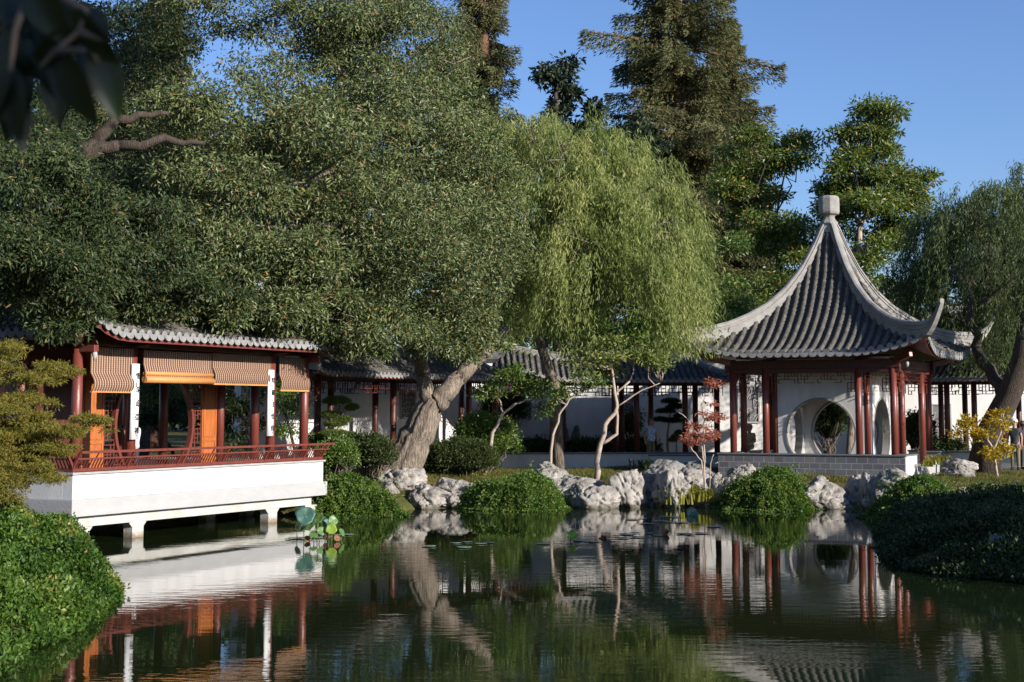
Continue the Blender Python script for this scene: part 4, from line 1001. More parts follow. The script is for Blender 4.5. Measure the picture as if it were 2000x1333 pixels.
back_tree('mid green tree behind the corridor between the willow and the pointed roof', 1420, 66.6, [EP(1420, 600, 66.5, 80, 80, 1.8, 190), EP(1350, 650, 66.5, 70, 40, 1.4, 90), EP(1400, 510, 67, 60, 70, 2, 90)], LM['shrub'], M['bark2'], 45, llen=.2, lwid=.08, clump=.6)
back_tree('yellow-green bushy tree above the humped corridor roof', 1120, 66.8, [EP(1140, 640, 66.8, 130, 40, 1.8, 110), EP(1060, 640, 66, 90, 50, 1.8, 80), EP(1240, 660, 64, 80, 35, 1.4, 60)], LM['ivy'], M['bark2'], 46, llen=.2, lwid=.085, clump=.5)
spec = [(520, 74, 480, 150, 260, 'dense green tree rising behind the right half of the waterside pavilion roof'), (700, 78, 420, 170, 330, 'dense green tree hidden behind the middle of the big evergreen crown'), (860, 80, 420, 140, 250, 'dense green tree behind the right part of the big evergreen crown'),
        (60, 66, 420, 170, 300, 'dark tree mass behind the left end of the waterside pavilion'), (280, 70, 500, 150, 230, 'dark tree directly behind the ridge of the waterside pavilion roof'),
        (1180, 88, 500, 180, 200, 'shaded tree filling in behind the big willow'), (1740, 90, 640, 110, 60, 'low distant tree between the pointed roof and the right willow'), (1960, 88, 560, 190, 170, 'green tree behind the right willow crown'),
        (1560, 92, 620, 120, 110, 'shaded tree low behind the pointed grey roof'), (980, 84, 600, 120, 120, 'shaded tree above the corridor left of the humped roof')]
for i, (u, Y, v, ru, rv, lb) in enumerate(spec):
    n = int(ru*rv/100); back_tree(lb, u, Y, [EP(u, v, Y, ru, rv, 4, n), EP(u, v+rv*.7, Y-1, ru*.8, rv*.4, 3, n//3)], LM['back'] if i not in (3, 4) else LM['oakdark'], M['bark2'], 60+i, llen=.30, lwid=.13, clump=.85, nl=34, gap=.15, nlimbs=8, twigs=30)
# treeline far off closing the horizon
g = np.random.default_rng(77); cells = []
for i in range(150):
    x = -95+190*i/149; y = 125+g.uniform(-6, 10); cells.append((np.array((x, y, g.uniform(3, 6))), np.array((3.0, 3, g.uniform(3.5, 6.0))), 15))
ch, C = clumpy(cells, g, 1.3, 26, .7, .38, .2, .8, .5)
tag(leafobj('treeline', [ch], LM['back'], None, (0, 0, 0)), 'distant belt of trees closing the view behind the garden', 'treeline', None, 'stuff')
# near trees out of view; the first shades the right bank and water
g = np.random.default_rng(5)
make_tree('shade_tree', 'bushy evergreen tree outside the right frame edge shading the near right bank', 'tree', [(20.5, 24, .3), (20.5, 24, 2), (20.3, 24.2, 4)], [.35, .3, .22],
    [(np.array((20.5, 25.0, 4.3)), np.array((4.6, 7.0, 3.9)), 1000)], LM['oakdark'], M['bark2'], clump_r=.8, n_leaf=46, llen=.36, lwid=.18, nlimbs=10, seed=90, twigs=20)
make_tree('shade_tree', 'unseen tall evergreen added on the near left bank to shade the left crowns', 'tree', [(-11.5, 22, .8), (-9.8, 22.5, 7), (-6.8, 23.8, 11.5), (-3, 25.2, 15.5)], [.45, .36, .28, .2],  # unseen tree added to darken the upper left crowns
    [(np.array((-1.5, 25.8, 16.6)), np.array((4.2, 4.0, 2.8)), 420), (np.array((-6.5, 24.5, 14.6)), np.array((2.6, 2.6, 1.6)), 110)], LM['oakdark'], M['bark2'], clump_r=.75, n_leaf=40, llen=.3, lwid=.14, nlimbs=8, seed=93, twigs=20)
make_tree('shade_tree', 'unseen low leafy tree added behind the viewer to shade the overhanging branch', 'tree', [(4.6, -2.6, 0), (4.3, -2.3, 3), (4.0, -2.0, 5.2)], [.2, .16, .12],  # added out of view to keep the near leaves in shade
    [(np.array((3.6, -1.5, 5.6)), np.array((2.4, 2.2, 1.8)), 160)], LM['oakdark'], M['bark2'], clump_r=.45, n_leaf=30, llen=.2, lwid=.1, nlimbs=8, seed=92, twigs=16)

# ================================================================== SMALL TREES AND SHRUBS
def sapling(name, label, stems, ells, lm, barkm, seed, llen, lwid, clump, nl, gap=.0, cat='tree', droop=.1, twigs=30, flat=.6, nlimbs=8):
    """stems: list of (points, r0, r1)"""
    g = np.random.default_rng(seed); base = np.asarray(stems[0][0][0], float); t = thing(name, base, 0, label, cat)
    mb = MB(True); nodes = []
    for pts, r0, r1 in stems:
        D = []; n = len(pts)
        pts = [np.asarray(p, float) for p in pts]
        for i in range(n-1):
            for k in range(3): D.append(pts[i]*(1-k/3)+pts[i+1]*(k/3)+(g.normal(size=3)*r0*.35 if k else 0))
        D.append(pts[-1]); D = [d-base for d in D]; m = len(D)
        mb.tube(D, [r0*(1-i/(m-1))+r1*i/(m-1) for i in range(m)], 8); nodes += D[m//3:]
    ch, C = clumpy(ells, g, clump, nl, llen, lwid, droop, flat, .5, gap)
    nodes = np.array(nodes)
    for i in g.choice(len(C), min(len(C), twigs), replace=False):
        c = C[i]-base; j = np.argmin(np.linalg.norm(nodes-c, axis=1)); q = limb(mb, nodes[j], c, .022, .008, g, 4, 3, .1)
    leafobj('foliage', [ch], lm, t, base); mb.build('trunk', barkm, t); return t
def gp(u, Y, dz=-.05): x = Xu(u, Y); return np.array((x, Y, hz(x, Y)+dz))
Y1 = 51.0
sapling('sapling', 'young tree with a thin bent trunk rising from the round glossy bush', [([gp(948, 52), P(962, 845, 52), P(982, 808, 52), P(1020, 785, 52), P(1050, 775, 52)], .07, .025), ([P(982, 808, 52), P(975, 780, 52), P(960, 760, 52)], .04, .02)],
    [EP(985, 752, 52, 65, 22, .9, 40), EP(1040, 755, 52, 45, 30, .8, 28), EP(1060, 800, 52, 25, 20, .6, 9), EP(950, 770, 52, 35, 15, .6, 12), EP(1010, 725, 52, 40, 18, .7, 16)], LM['shrub'], M['palebark'], 101, .16, .065, .26, 24)
sapling('sapling', 'very slender pale sapling standing on the top of the pink-grey stone hump', [([gp(1072, 50.5, 0), P(1080, 850, 50.5), P(1092, 810, 50.5), P(1112, 780, 50.5), P(1150, 755, 50.5)], .055, .02)],
    [EP(1105, 765, 50.5, 28, 22, .6, 14), EP(1150, 745, 50.5, 40, 22, .7, 20)], LM['shrub'], M['palebark'], 102, .15, .06, .24, 20)
sapling('sapling', 'young tree with forked pale trunk on grass before the white base wall', [([gp(1163, 51), P(1170, 880, 51), P(1182, 830, 51), P(1205, 795, 51), P(1200, 760, 51), P(1195, 720, 51)], .10, .04), ([P(1175, 868, 51), P(1205, 848, 51), P(1206, 815, 51), P(1202, 770, 51), P(1230, 745, 51)], .06, .03), ([P(1205, 795, 51), P(1255, 762, 51), P(1290, 748, 51)], .03, .012)],
    [EP(1200, 700, 51, 90, 38, 1.2, 75), EP(1140, 700, 51, 50, 30, 1, 26), EP(1265, 700, 51, 50, 35, 1, 32)], LM['willow'], M['palebark'], 103, .17, .07, .34, 22, gap=.2)
YM = 47.9; mb0 = gp(1379, YM)
sapling('red_maple', 'small sparse maple with salmon-red leaves and white stems left of the brick parapet',
    [([mb0, P(1375, 915, YM), P(1372, 880, YM), P(1368, 860, YM), P(1350, 832, YM), P(1335, 812, YM), P(1325, 805, YM)], .035, .01), ([P(1377, 905, YM), P(1373, 850, YM), P(1376, 820, YM), P(1370, 790, YM), P(1382, 770, YM), P(1395, 755, YM)], .03, .008),
     ([mb0, P(1370, 900, YM), P(1352, 880, YM), P(1345, 865, YM), P(1338, 850, YM)], .025, .01), ([mb0, P(1388, 905, YM), P(1394, 888, YM)], .02, .01), ([P(1374, 855, YM), P(1384, 830, YM), P(1392, 822, YM)], .015, .008)],
    [EP(1378, 812, YM, 26, 12, .5, 9), EP(1350, 858, YM, 22, 14, .5, 10), EP(1385, 852, YM, 24, 14, .5, 9), EP(1395, 748, YM, 20, 7, .4, 6), EP(1362, 832, YM, 22, 8, .4, 6), EP(1405, 815, YM, 14, 5, .3, 3), EP(1388, 790, YM, 10, 4, .3, 2)], LM['red'], M['palebark'], 104, .13, .045, .2, 26, twigs=34, flat=.35)
sapling('yellow_sapling', 'small tree with golden leaves at the foot of the dark willow trunk', [([gp(1945, 52.5), P(1940, 880, 52.5), P(1925, 850, 52.5), P(1895, 830, 52.5)], .05, .02), ([P(1940, 885, 52.5), P(1955, 845, 52.5), P(1960, 810, 52.5)], .04, .015)],
    [EP(1890, 825, 52.5, 26, 14, .6, 12), EP(1915, 850, 52.5, 26, 12, .6, 14), EP(1950, 820, 52.5, 20, 26, .6, 15), EP(1940, 885, 52.5, 28, 14, .6, 16), EP(1870, 845, 52.5, 16, 8, .4, 5), EP(1965, 870, 52.5, 20, 14, .5, 8)], LM['yellow'], M['palebark'], 105, .15, .07, .22, 22)
# olive maple at the left, in layered tiers
sapling('olive_maple', 'feathery olive-gold maple in tiers at the left edge in front of the platform', [([np.array((Xu(-10, 29), 29, 1.0)), P(20, 880, 29), P(50, 790, 29), P(58, 730, 29.3)], .11, .05), ([P(30, 870, 29), P(90, 850, 29), P(150, 840, 29)], .05, .02), ([P(50, 790, 29), P(30, 735, 29)], .03, .015)],
    [EP(45, 730, 29.3, 80, 22, 1.0, 62), EP(110, 722, 29.3, 45, 14, .6, 24), EP(30, 800, 29, 70, 34, 1.1, 90), EP(60, 850, 28.8, 90, 40, 1.1, 130), EP(135, 835, 29, 42, 24, .7, 46), EP(95, 878, 28.8, 66, 20, .8, 50), EP(20, 910, 28.5, 60, 40, 1, 70), EP(-40, 830, 29, 60, 80, 1.2, 60), EP(60, 935, 28.6, 70, 26, .8, 70), EP(0, 960, 28, 40, 24, .8, 40), EP(20, 680, 29.5, 25, 22, .5, 14)],
    LM['maple'], M['bark2'], 106, .075, .020, .17, 95, cat='tree', flat=.4)
# trees beside and behind the waterside pavilion
def pine(label, u, Y, vb, pads, lm, seed, stem):
    g = np.random.default_rng(seed); b = gp(u, Y); t = thing('pine_tree', b, 0, label, 'tree', 'small cloud-pruned pines'); mb = MB(True)
    S_ = [np.asarray(p)-b for p in stem]; S_[0] = np.zeros(3); mb.tube(S_, list(np.linspace(.07, .03, len(S_))), 8); chs = []
    for (uu, vv, ru, rv) in pads:
        c, r, _ = EP(uu, vv, Y, ru, rv, ru*Y/3000*.8, 1); n = int(ru*34)
        d = unit(g.normal(size=(n, 3))); d[:, 2] = np.abs(d[:, 2]); p = c+d*r*(g.uniform(0, 1, n)**.4)[:, None]
        idx = np.repeat(np.arange(n), 9); ax = g.normal(size=(len(idx), 3))*.7+np.array((0, 0, .8)); V, F = leaves(p[idx], ax, .11, .012, g)
        chs.append((V, F, np.clip(g.uniform(0, 1, len(idx)), 0, 1))); j = min(range(len(S_)), key=lambda k: np.linalg.norm(S_[k]-(c-b)))
        limb(mb, S_[j], c-b, .03, .012, g, 5, 4, .08)
    leafobj('needles', chs, lm, t, b); mb.build('trunk', M['palebark'], t)
pine('cloud-pruned pine with bright yellow-green pads right of the waterside pavilion', 645, 50, 870, [(658, 788, 28, 11), (688, 800, 14, 8), (645, 815, 20, 9), (672, 823, 16, 8), (655, 832, 22, 9), (655, 853, 30, 11), (682, 855, 16, 9)], LM['pine'], 7, [gp(640, 50), P(655, 856, 50), P(664, 830, 50), P(670, 808, 50), P(666, 790, 50)])
pine('dark cloud-pruned pine seen through the corridor beside the standing man', 1305, 63.4, 860, [(1310, 787, 20, 7), (1322, 798, 22, 8), (1300, 806, 20, 6), (1290, 822, 16, 5), (1315, 825, 20, 7), (1330, 815, 14, 6)], LM['pinedark'], 8, [gp(1307, 63.4), P(1304, 850, 63.4), P(1308, 820, 63.4), P(1312, 792, 63.4)])
pine('tiny bright pine in front of the dark pine behind the corridor', 1322, 63.0, 870, [(1321, 856, 11, 5), (1326, 848, 8, 5), (1314, 862, 8, 4)], LM['pine'], 9, [gp(1322, 63.0), P(1321, 862, 63.0)])
back_tree('drooping dark conifer bush in the courtyard behind the corridor columns', 1218, 63.4, [EP(1218, 835, 63.4, 28, 32, .5, 40), EP(1230, 810, 63.4, 14, 20, .5, 12)], LM['pinedark'], M['bark2'], 50, llen=.2, lwid=.05, clump=.3, name='courtyard_tree', tr=.06, nlimbs=3, twigs=6)
back_tree('twiggy small tree seen through the open right bay of the waterside pavilion', 470, 50, [EP(475, 800, 50, 45, 60, 1, 60), EP(500, 760, 50, 40, 40, 1, 24), EP(455, 860, 50, 40, 30, .8, 26)], LM['back'], M['palebark'], 51, llen=.14, lwid=.05, clump=.4, name='garden_tree', tr=.07, nlimbs=16, twigs=30)
back_tree('leafy tree behind the second lettered board', 560, 49, [EP(556, 800, 49, 30, 70, .8, 45), EP(575, 790, 49, 30, 30, .7, 16)], LM['shrub'], M['bark2'], 52, llen=.13, lwid=.05, clump=.35, name='garden_tree', tr=.07, nlimbs=6, twigs=12)
back_tree('dark tree seen through the moon gate screen', 345, 60, [EP(300, 830, 60, 60, 50, 1.5, 70), EP(340, 770, 60, 60, 40, 1.5, 60)], LM['back'], M['bark2'], 53, llen=.18, lwid=.07, clump=.5, name='garden_tree', tr=.1)
def shrub(label, u, v, Y, ru, rv, ry, n, lm, seed, llen=.09, lwid=.05, clump=.2, nl=34, name='shrub', group=None, ground=True, core=True, m=None, spike=0):
    g = np.random.default_rng(seed); c, r, _ = EP(u, v, Y, ru, rv, ry, 1); x = c[0]; b = np.array((x, Y, max(0, hz(x, Y)))); t = thing(name, b, 0, label, 'bush', group)
    d = unit(g.normal(size=(n, 3))); d[:, 2] = np.where(d[:, 2] < -.35, -d[:, 2], d[:, 2]); f = 1+.13*noise3(d, 3.1, seed)+.07*noise3(d, 7, seed+1)
    C = c+d*r*(f*g.uniform(.78, 1.0, n))[:, None]; idx = np.repeat(np.arange(n), nl); k = len(idx)
    p = C[idx]+g.normal(size=(k, 3))*clump*.5; ax = d[idx]*.8+g.normal(size=(k, 3))*.6+np.array((0, 0, .1)); V, F = leaves(p, ax, llen, lwid, g)
    cv = g.uniform(-.18, .18, n); var = np.clip(g.beta(2, 2, k)*.9+cv[idx]+(g.uniform(0, 1, k) > .985)*.7, 0, 1); leafobj('foliage', [(V, F, var)], lm, t, b)
    mb = MB(True); zb_ = b[2]
    for i in g.choice(n, min(26, n), replace=False): limb(mb, (g.normal()*.06, g.normal()*.06, -.05), C[i]-b, .025, .008, g, 5, 4, .1)
    mb.build('stems', M['twig'], t)
    if core:
        V0, F0 = ico(3); V0 = V0*(1+.12*noise3(V0, 3, seed))[:, None]*r*.80; me = rawmesh('foliage_core', V0+(c-b), F0, True); link('foliage_core', me, M['corem'], t)
    return t
M['corem'] = mat('dark_foliage_core', (.020, .024, .012), .95, .4, 9, .8, 12, spec=.1)  # near-black opaque core; shade between the leaves is put into its colour
shrub('large glossy round bush behind the thin bent sapling right of the leaning trunk', 947, 862, 53.5, 60, 48, 1.0, 420, LM['shrub'], 201, .11, .06)
shrub('loose olive bush at the water side of the large round bush', 905, 898, 51.5, 62, 34, .8, 300, LM['back'], 202, .10, .045)
shrub('small olive bush just right of the leaning trunk', 845, 900, 51.8, 38, 28, .6, 180, LM['back'], 203, .10, .045)
shrub('rounded bright bush beside the right end of the leaning railing', 660, 895, 46, 32, 30, .6, 210, LM['shrub'], 204, .09, .045)
shrub('dark round bush between the bright pine and the leaning trunk', 715, 885, 49.5, 44, 32, .7, 230, LM['oakdark'], 205, .10, .05)
shrub('small bright bush touching the left foot of the leaning trunk', 742, 893, 48.8, 24, 26, .5, 120, LM['back'], 206, .09, .045)
shrub('low hedge bush under the bright pine', 640, 868, 50.5, 35, 16, .6, 110, LM['shrub'], 207, .09, .045)
for i, (u, ru, lb) in enumerate(((1050, 40, 'clipped dark low bush behind the white base wall, left of the upright stone'), (1150, 52, 'clipped dark low bush behind the white base wall, right of the upright stone'), (1250, 40, 'clipped dark low bush behind the standing man'), (1850, 34, 'clipped dark low bush behind the corridor right of the pointed pavilion'))):
    shrub(lb, u, 876, 63.4, ru, 14, .6, 130, LM['oakdark'], 210+i, .1, .05, nl=26)
for i, (u, v, ru, rv, lb) in enumerate(((985, 800, 40, 30, 'dark bush against the garden wall behind the large round bush'),)):
    shrub(lb, u, v, 63.5, ru, rv, .6, 200, LM['oakdark'], 220+i, .13, .06)
shrub('dark leafy bush against the white wall right of the pointed pavilion', 1795, 850, 66, 30, 40, .6, 120, LM['oakdark'], 225, .13, .06)
# cascading vine mounds
def mound(label, u0, u1, vt, vb, Y, ry, seed, lm=None, n=900, llen=.085, nl=30, name='cascading_shrub', cat='bush', skew=0):
    g = np.random.default_rng(seed); lm = lm or LM['ivy']; pc = P((u0+u1)/2, vb, Y); rx = (u1-u0)/2*Y/3000; H = (vb-vt)*Y/3000; b = np.array((pc[0], Y, max(.0, pc[2]))); t = thing(name, b, 0, label, cat)
    a = g.uniform(0, 2*math.pi, n); s = g.uniform(0, 1, n)**.6
    def surf(a, s):
        k = 1+.13*np.sin(a*3+seed)+.08*np.sin(a*7+seed*2)+.06*np.sin(a*17+seed); x = np.cos(a)*s*rx*k; y = np.sin(a)*s*ry*k; z = H*(1-s**2.6)*(.93+.10*np.sin(x*3.1+seed)+.07*np.sin(y*4+x*2+seed)+.05*np.sin(a*9)); return np.stack([x+skew*z, y, z], -1)
    C = surf(a, s); N_ = np.stack([np.cos(a)*s, np.sin(a)*s, 1.05-s], -1); idx = np.repeat(np.arange(n), nl); k = len(idx)
    # hanging runners
    run = g.uniform(0, 1, k)**1.6*.75; outw = np.stack([np.cos(a), np.sin(a), np.full(n, -.9)], -1)
    p = C[idx]+outw[idx]*(run*s[idx]*.5)[:, None]+g.normal(size=(k, 3))*.045; p[:, 2] = np.maximum(p[:, 2], .02+g.uniform(0, .05, k)-b[2])
    ax = unit(N_)[idx]*.7+g.normal(size=(k, 3))*.5+np.array((0, 0, -.45)); V, F = leaves(p, ax, llen, llen*.5, g)
    ns_ = n//3; sa = g.uniform(0, 2*math.pi, ns_); ss_ = g.uniform(.3, 1.0, ns_); root = surf(sa, ss_); q_ = g.uniform(0, 1, (ns_, 9)); so_ = np.stack([np.cos(sa), np.sin(sa), g.uniform(.1, 1.1, ns_)], -1)*(.12+.5*g.uniform(0, 1, ns_)**2.2)[:, None]
    ps = (root[:, None, :]+so_[:, None, :]*q_[:, :, None]+np.array((0, 0, -1))*(q_**2)[:, :, None]*g.uniform(.05, .28, ns_)[:, None, None]).reshape(-1, 3); ps[:, 2] = np.maximum(ps[:, 2], .02-b[2])
    V2, F2 = leaves(ps, g.normal(size=ps.shape)*.8+np.array((0, 0, -.2)), llen, llen*.45, g); k2 = len(ps)
    cv = g.uniform(-.22, .22, n)+.14*np.sin(a*17)*s+.16*np.sin(C[:, 0]*3.3+seed)*np.sin(C[:, 2]*5+C[:, 1]*2); var = np.clip(g.beta(2, 2, k)*.85+cv[idx]+(g.uniform(0, 1, k) > .985)*.7, 0, 1); leafobj('foliage', [(V, F, var), (V2, F2, g.uniform(.2, 1, k2))], lm, t, (0, 0, 0))
    aa, ss = np.meshgrid(np.linspace(0, 2*math.pi, 49), np.linspace(0, 1, 13)); Pm = surf(aa.ravel(), ss.ravel())*np.array((.9, .9, .88))-np.array((0, 0, .03)); Pm = Pm.reshape(13, 49, 3)
    mb = MB(True); mb.grid([[tuple(q) for q in row] for row in Pm]); mb.build('foliage_core', M['corem'], t); return t
mound('bright green cascading mound left of centre spilling over the stones to the water', 915, 1103, 929, 990, 47.6, 1.3, 301, n=1300)
mound('bright green cascading mound directly below the brick parapet', 1408, 1592, 925, 991, 47.6, 1.3, 302, n=1300)
mound('looser green mound spilling down the bank below the right corner of the pavilion', 1712, 1880, 946, 1012, 42.5, 1.5, 303, n=1300, lm=LM['ivy'])
mound('green mound under the right end of the white platform', 612, 768, 938, 1003, 44.5, 1.1, 304, n=1050)
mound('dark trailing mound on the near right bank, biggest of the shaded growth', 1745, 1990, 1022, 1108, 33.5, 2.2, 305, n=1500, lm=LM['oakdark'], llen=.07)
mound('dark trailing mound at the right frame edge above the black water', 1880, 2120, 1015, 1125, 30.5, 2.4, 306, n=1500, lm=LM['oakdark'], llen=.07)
# vine-covered left bank: one ground cover sheet
g = np.random.default_rng(401); n = 120000
Xc = g.uniform(-14.5, -4.2, n); Yc = g.uniform(17.5, 34.4, n); dd = sdist(Xc, Yc); ok = (dd > -.28) & (dd < 6)
lx_ = (Xc-LX0)*SF+(Yc-LY0)*CF; ly_ = -(Xc-LX0)*CF+(Yc-LY0)*SF; ok &= ~((lx_ > -.15) & (ly_ > -.2))
ok &= (g.uniform(0, 1, n) < np.clip(1.15-(dd-1.6)/3, .12, 1)); Xc, Yc, dd = Xc[ok], Yc[ok], dd[ok]; n = len(Xc)
hump = .24*(1+np.sin(Xc*2.3+Yc*.7)*np.sin(Yc*1.9-Xc*.5))+.14*np.sin(Xc*5.1+np.sin(Yc*2))*np.sin(Yc*4.3)+.05*np.sin(Xc*11)*np.sin(Yc*9.7)
Hc = np.maximum(hgt(Xc, Yc), .0)+hump*np.clip((dd+.28)/.5, 0, 1)+.05
idx = np.repeat(np.arange(n), 4); k = len(idx); p = np.stack([Xc, Yc, Hc], -1)[idx]+g.normal(size=(k, 3))*np.array((.05, .05, .04)); p[:, 2] = np.maximum(p[:, 2], .02)
ax = g.normal(size=(k, 3))*.6+np.array((.25, -.45, .35)); V, F = leaves(p, ax, .082, .05, g)
patch = .26*np.sin(Xc*1.4+2)*np.sin(Yc*1.1)+.14*np.sin(Xc*4+Yc*3)+.55*(np.sin(Xc*2.3+1)*np.sin(Yc*1.9+Xc) > .82)*g.uniform(0, 1, n); var = np.clip(g.beta(2, 2, k)*.85+patch[idx]+(g.uniform(0, 1, k) > .985)*.7, 0, 1)
tag(leafobj('vine_cover', [(V, F, var)], LM['ivy'], None, (0, 0, 0)), 'thick mat of small-leaved vines covering the near left bank', 'ground cover', None, 'stuff')
# grass on the far and right banks
g = np.random.default_rng(402); n = 60000
Xc = g.uniform(-9, 19, n); Yc = g.uniform(38, 60, n); dd = sdist(Xc, Yc); ok = (dd > .5) & (dd < 12)
lx_ = (Xc-LX0)*SF+(Yc-LY0)*CF; ly_ = -(Xc-LX0)*CF+(Yc-LY0)*SF; ok &= ~((lx_ > -.2) & (lx_ < LL+.3) & (ly_ > -.2))
rx_ = (Xc-cx_)*CF-(Yc-cy_)*SF; ry2 = (Xc-cx_)*SF+(Yc-cy_)*CF; ok &= ~((np.abs(rx_) < 3.5) & (np.abs(ry2) < 3.5)); pn = np.sin(Xc*.9+1)*np.sin(Yc*.8)+.6*np.sin(Xc*2.3+Yc); ok &= pn > -.75
Xc, Yc, pn = Xc[ok], Yc[ok], pn[ok]; n = len(Xc); idx = np.repeat(np.arange(n), 3); k = len(idx); p = np.stack([Xc, Yc, hgt(Xc, Yc)], -1)[idx]+g.normal(size=(k, 3))*np.array((.04, .04, 0))
ax = g.normal(size=(k, 3))*.4+np.array((0, 0, 1.0)); V, F = leaves(p, ax, .13, .018, g); var = np.clip(g.uniform(0, .7, k)+.3*(.5-pn[idx]*.5), 0, 1)
tag(leafobj('bank_grass', [(V, F, var)], LM['grass'], None, (0, 0, 0)), 'short tufted grass, green and straw coloured, on the far bank', 'grass', None, 'stuff')
# strap-leaved plants
def strap(label, u, v, Y, spread, h, n, seed, name='strap_leaf_plant', lm='strap', cat='plant', group='clumps of strap-leaved plants'):
    g = np.random.default_rng(seed); b = P(u, v, Y); t = thing(name, b, 0, label, cat, group); V = []; F = []; vr = []
    for i in range(n):
        a = g.uniform(0, 2*math.pi); o = np.array((math.cos(a), math.sin(a), 0)); s = np.array((-o[1], o[0], 0)); st = g.normal(size=3)*np.array((spread*.4, spread*.3, 0)); L = h*g.uniform(.7, 1.25); out_ = g.uniform(.4, 1.0)*spread*.7; w_ = .022; k0 = len(V)
        for j in range(6):
            q = j/5; c = st+o*out_*q**1.3+np.array((0, 0, L*(q*1.45-q*q*.95))); ww = w_*(1-q**3*.85); V += [c-s*ww, c+s*ww]
        for j in range(5): F.append((k0+2*j, k0+2*j+1, k0+2*j+3, k0+2*j+2)); vr.append(0)
        x = g.uniform(0, 1); vr[-5:] = [x]*5
    me = rawmesh('leaves', np.array(V), np.array(F), True, np.array(vr)); link('leaves', me, LM[lm], t); return t
for i, (u, v, Y, sp, h, n, lb) in enumerate(((1318, 985, 47.7, .55, .75, 110, 'yellow-green strap-leaf clump left of the other one at the water under the red maple'), (1345, 975, 48, .6, .65, 120, 'yellow-green strap-leaf clump in the middle of the water-side group'), (1378, 980, 47.8, .5, .6, 90, 'yellow-green strap-leaf clump nearest the green mound below the parapet'),
        (1835, 908, 53, .5, .5, 90, 'pale striped strap-leaf clump beside the back corner of the brick plinth'), (1812, 912, 52.5, .3, .35, 40, 'small strap-leaf clump touching the brick pier'))):
    strap(lb, u, v, Y, sp, h, n, 500+i)
strap('dark grassy tuft at the foot of the white base wall', 1262, 915, 57.5, .5, .5, 60, 510, lm='pinedark')

# ================================================================== STONES
RK = [
 (738, 828, 916, 948, 49.0, 'flat overhanging stone slab at the foot of the leaning trunk', .7, 1, 0), (748, 800, 945, 992, 48.0, 'upright cream stone supporting the overhanging slab', .6, 2, 0),
 (785, 882, 948, 992, 48.0, 'long sloping cream stone right of the slab support', .8, 3, .1), (845, 935, 936, 988, 48.8, 'pitted grey stone half in shade between the sloping stone and the green mound', .7, 4, 0),
 (668, 720, 985, 1008, 46.2, 'low dark-streaked stone at the water left of the cream stones', .5, 5, 0), (712, 778, 990, 1008, 46.3, 'low pale ledge stone at the water beside the dark-streaked one', .5, 6, 0),
 (1020, 1128, 904, 950, 49.3, 'humped pale stone with the slender sapling on top', .9, 7, 0), (1075, 1190, 930, 975, 48.5, 'pinkish pitted stone leaning down behind the green mound', .8, 8, .2),
 (1125, 1205, 950, 990, 47.8, 'low broken stone where the pinkish stone meets the water', .6, 9, .1), (1195, 1262, 920, 988, 48.2, 'jagged white stone with a notched top at the centre right', .6, 10, 0),
 (1242, 1292, 918, 988, 48.6, 'dark-sided stone tucked behind the jagged white stone', .6, 11, 0), (1275, 1340, 912, 986, 48.0, 'tall smooth pale stone left of the strap-leaf plants', .6, 12, 0),
 (1322, 1395, 916, 946, 49.0, 'broad pale stone behind the strap-leaf plants', .6, 13, 0), (1388, 1440, 930, 985, 48.5, 'grey stone between the red maple and the green mound', .6, 14, 0), (1425, 1475, 908, 935, 49.6, 'small pointed pale stone against the brick parapet', .4, 15, 0),
 (1562, 1652, 933, 993, 47.8, 'large rounded grey stone right of the mound below the parapet', .8, 16, 0), (1640, 1700, 930, 985, 48.3, 'shadowed grey stone right of the large rounded one', .6, 17, 0), (1672, 1725, 926, 992, 47.6, 'upright shadowed stone before the pavilion corner', .6, 18, 0),
 (1705, 1790, 918, 960, 47.0, 'whitish stone under the white side of the plinth', .7, 19, 0), (1700, 1752, 958, 1000, 45.5, 'dark wet stone at the inner corner of the pond', .6, 20, 0),
 (1838, 1905, 898, 915, 52.0, 'long low pale stone in front of the willow root', .6, 21, 0), (1868, 1890, 954, 972, 42.5, 'small round white stone on the grass slope right', .3, 22, 0), (1885, 2010, 955, 995, 40.0, 'large bluish shadowed stone at the right edge', .9, 23, 0),
 (1822, 1870, 992, 1010, 39.0, 'small pale flat stone among the right bank plants', .4, 24, 0), (1880, 1922, 988, 1004, 39.0, 'second pale flat stone among the right bank plants, nearer the edge', .4, 25, 0), (1930, 1962, 1048, 1128, 28.3, 'narrow dark upright stone at the edge of the black water', .25, 26, 0),
 (800, 850, 960, 996, 47.5, 'low cream boulder at the foot of the long sloping stone', .5, 51, 0), (868, 925, 958, 994, 47.9, 'low shaded boulder touching the left foot of the big left green mound', .5, 52, 0),
 (1150, 1215, 945, 985, 48.4, 'pale block filling the gap before the jagged white stone', .5, 53, .2), (1335, 1400, 950, 988, 48.4, 'shadowed block behind the strap-leaf clumps', .5, 54, 0), (1590, 1665, 965, 994, 47.5, 'low pale ledge under the large rounded grey stone', .4, 55, 0),
 (1372, 1412, 925, 955, 49.2, 'small pale stone under the red maple stem', .4, 56, 0), (1105, 1150, 945, 985, 47.9, 'pink-grey boulder just right of the big left green mound', .5, 57, 0), (690, 745, 975, 1000, 46.9, 'small cream stone at the foot of the green mound by the platform', .5, 58, 0),
]
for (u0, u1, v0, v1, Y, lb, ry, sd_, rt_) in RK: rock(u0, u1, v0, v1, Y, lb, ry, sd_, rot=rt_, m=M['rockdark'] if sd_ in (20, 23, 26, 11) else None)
DK = [(1262, 1345, 899, 925, 55, 'dark arched stone behind the jagged white stone', 31), (1335, 1402, 903, 925, 55, 'dark low stone beside the short white wall', 32)]
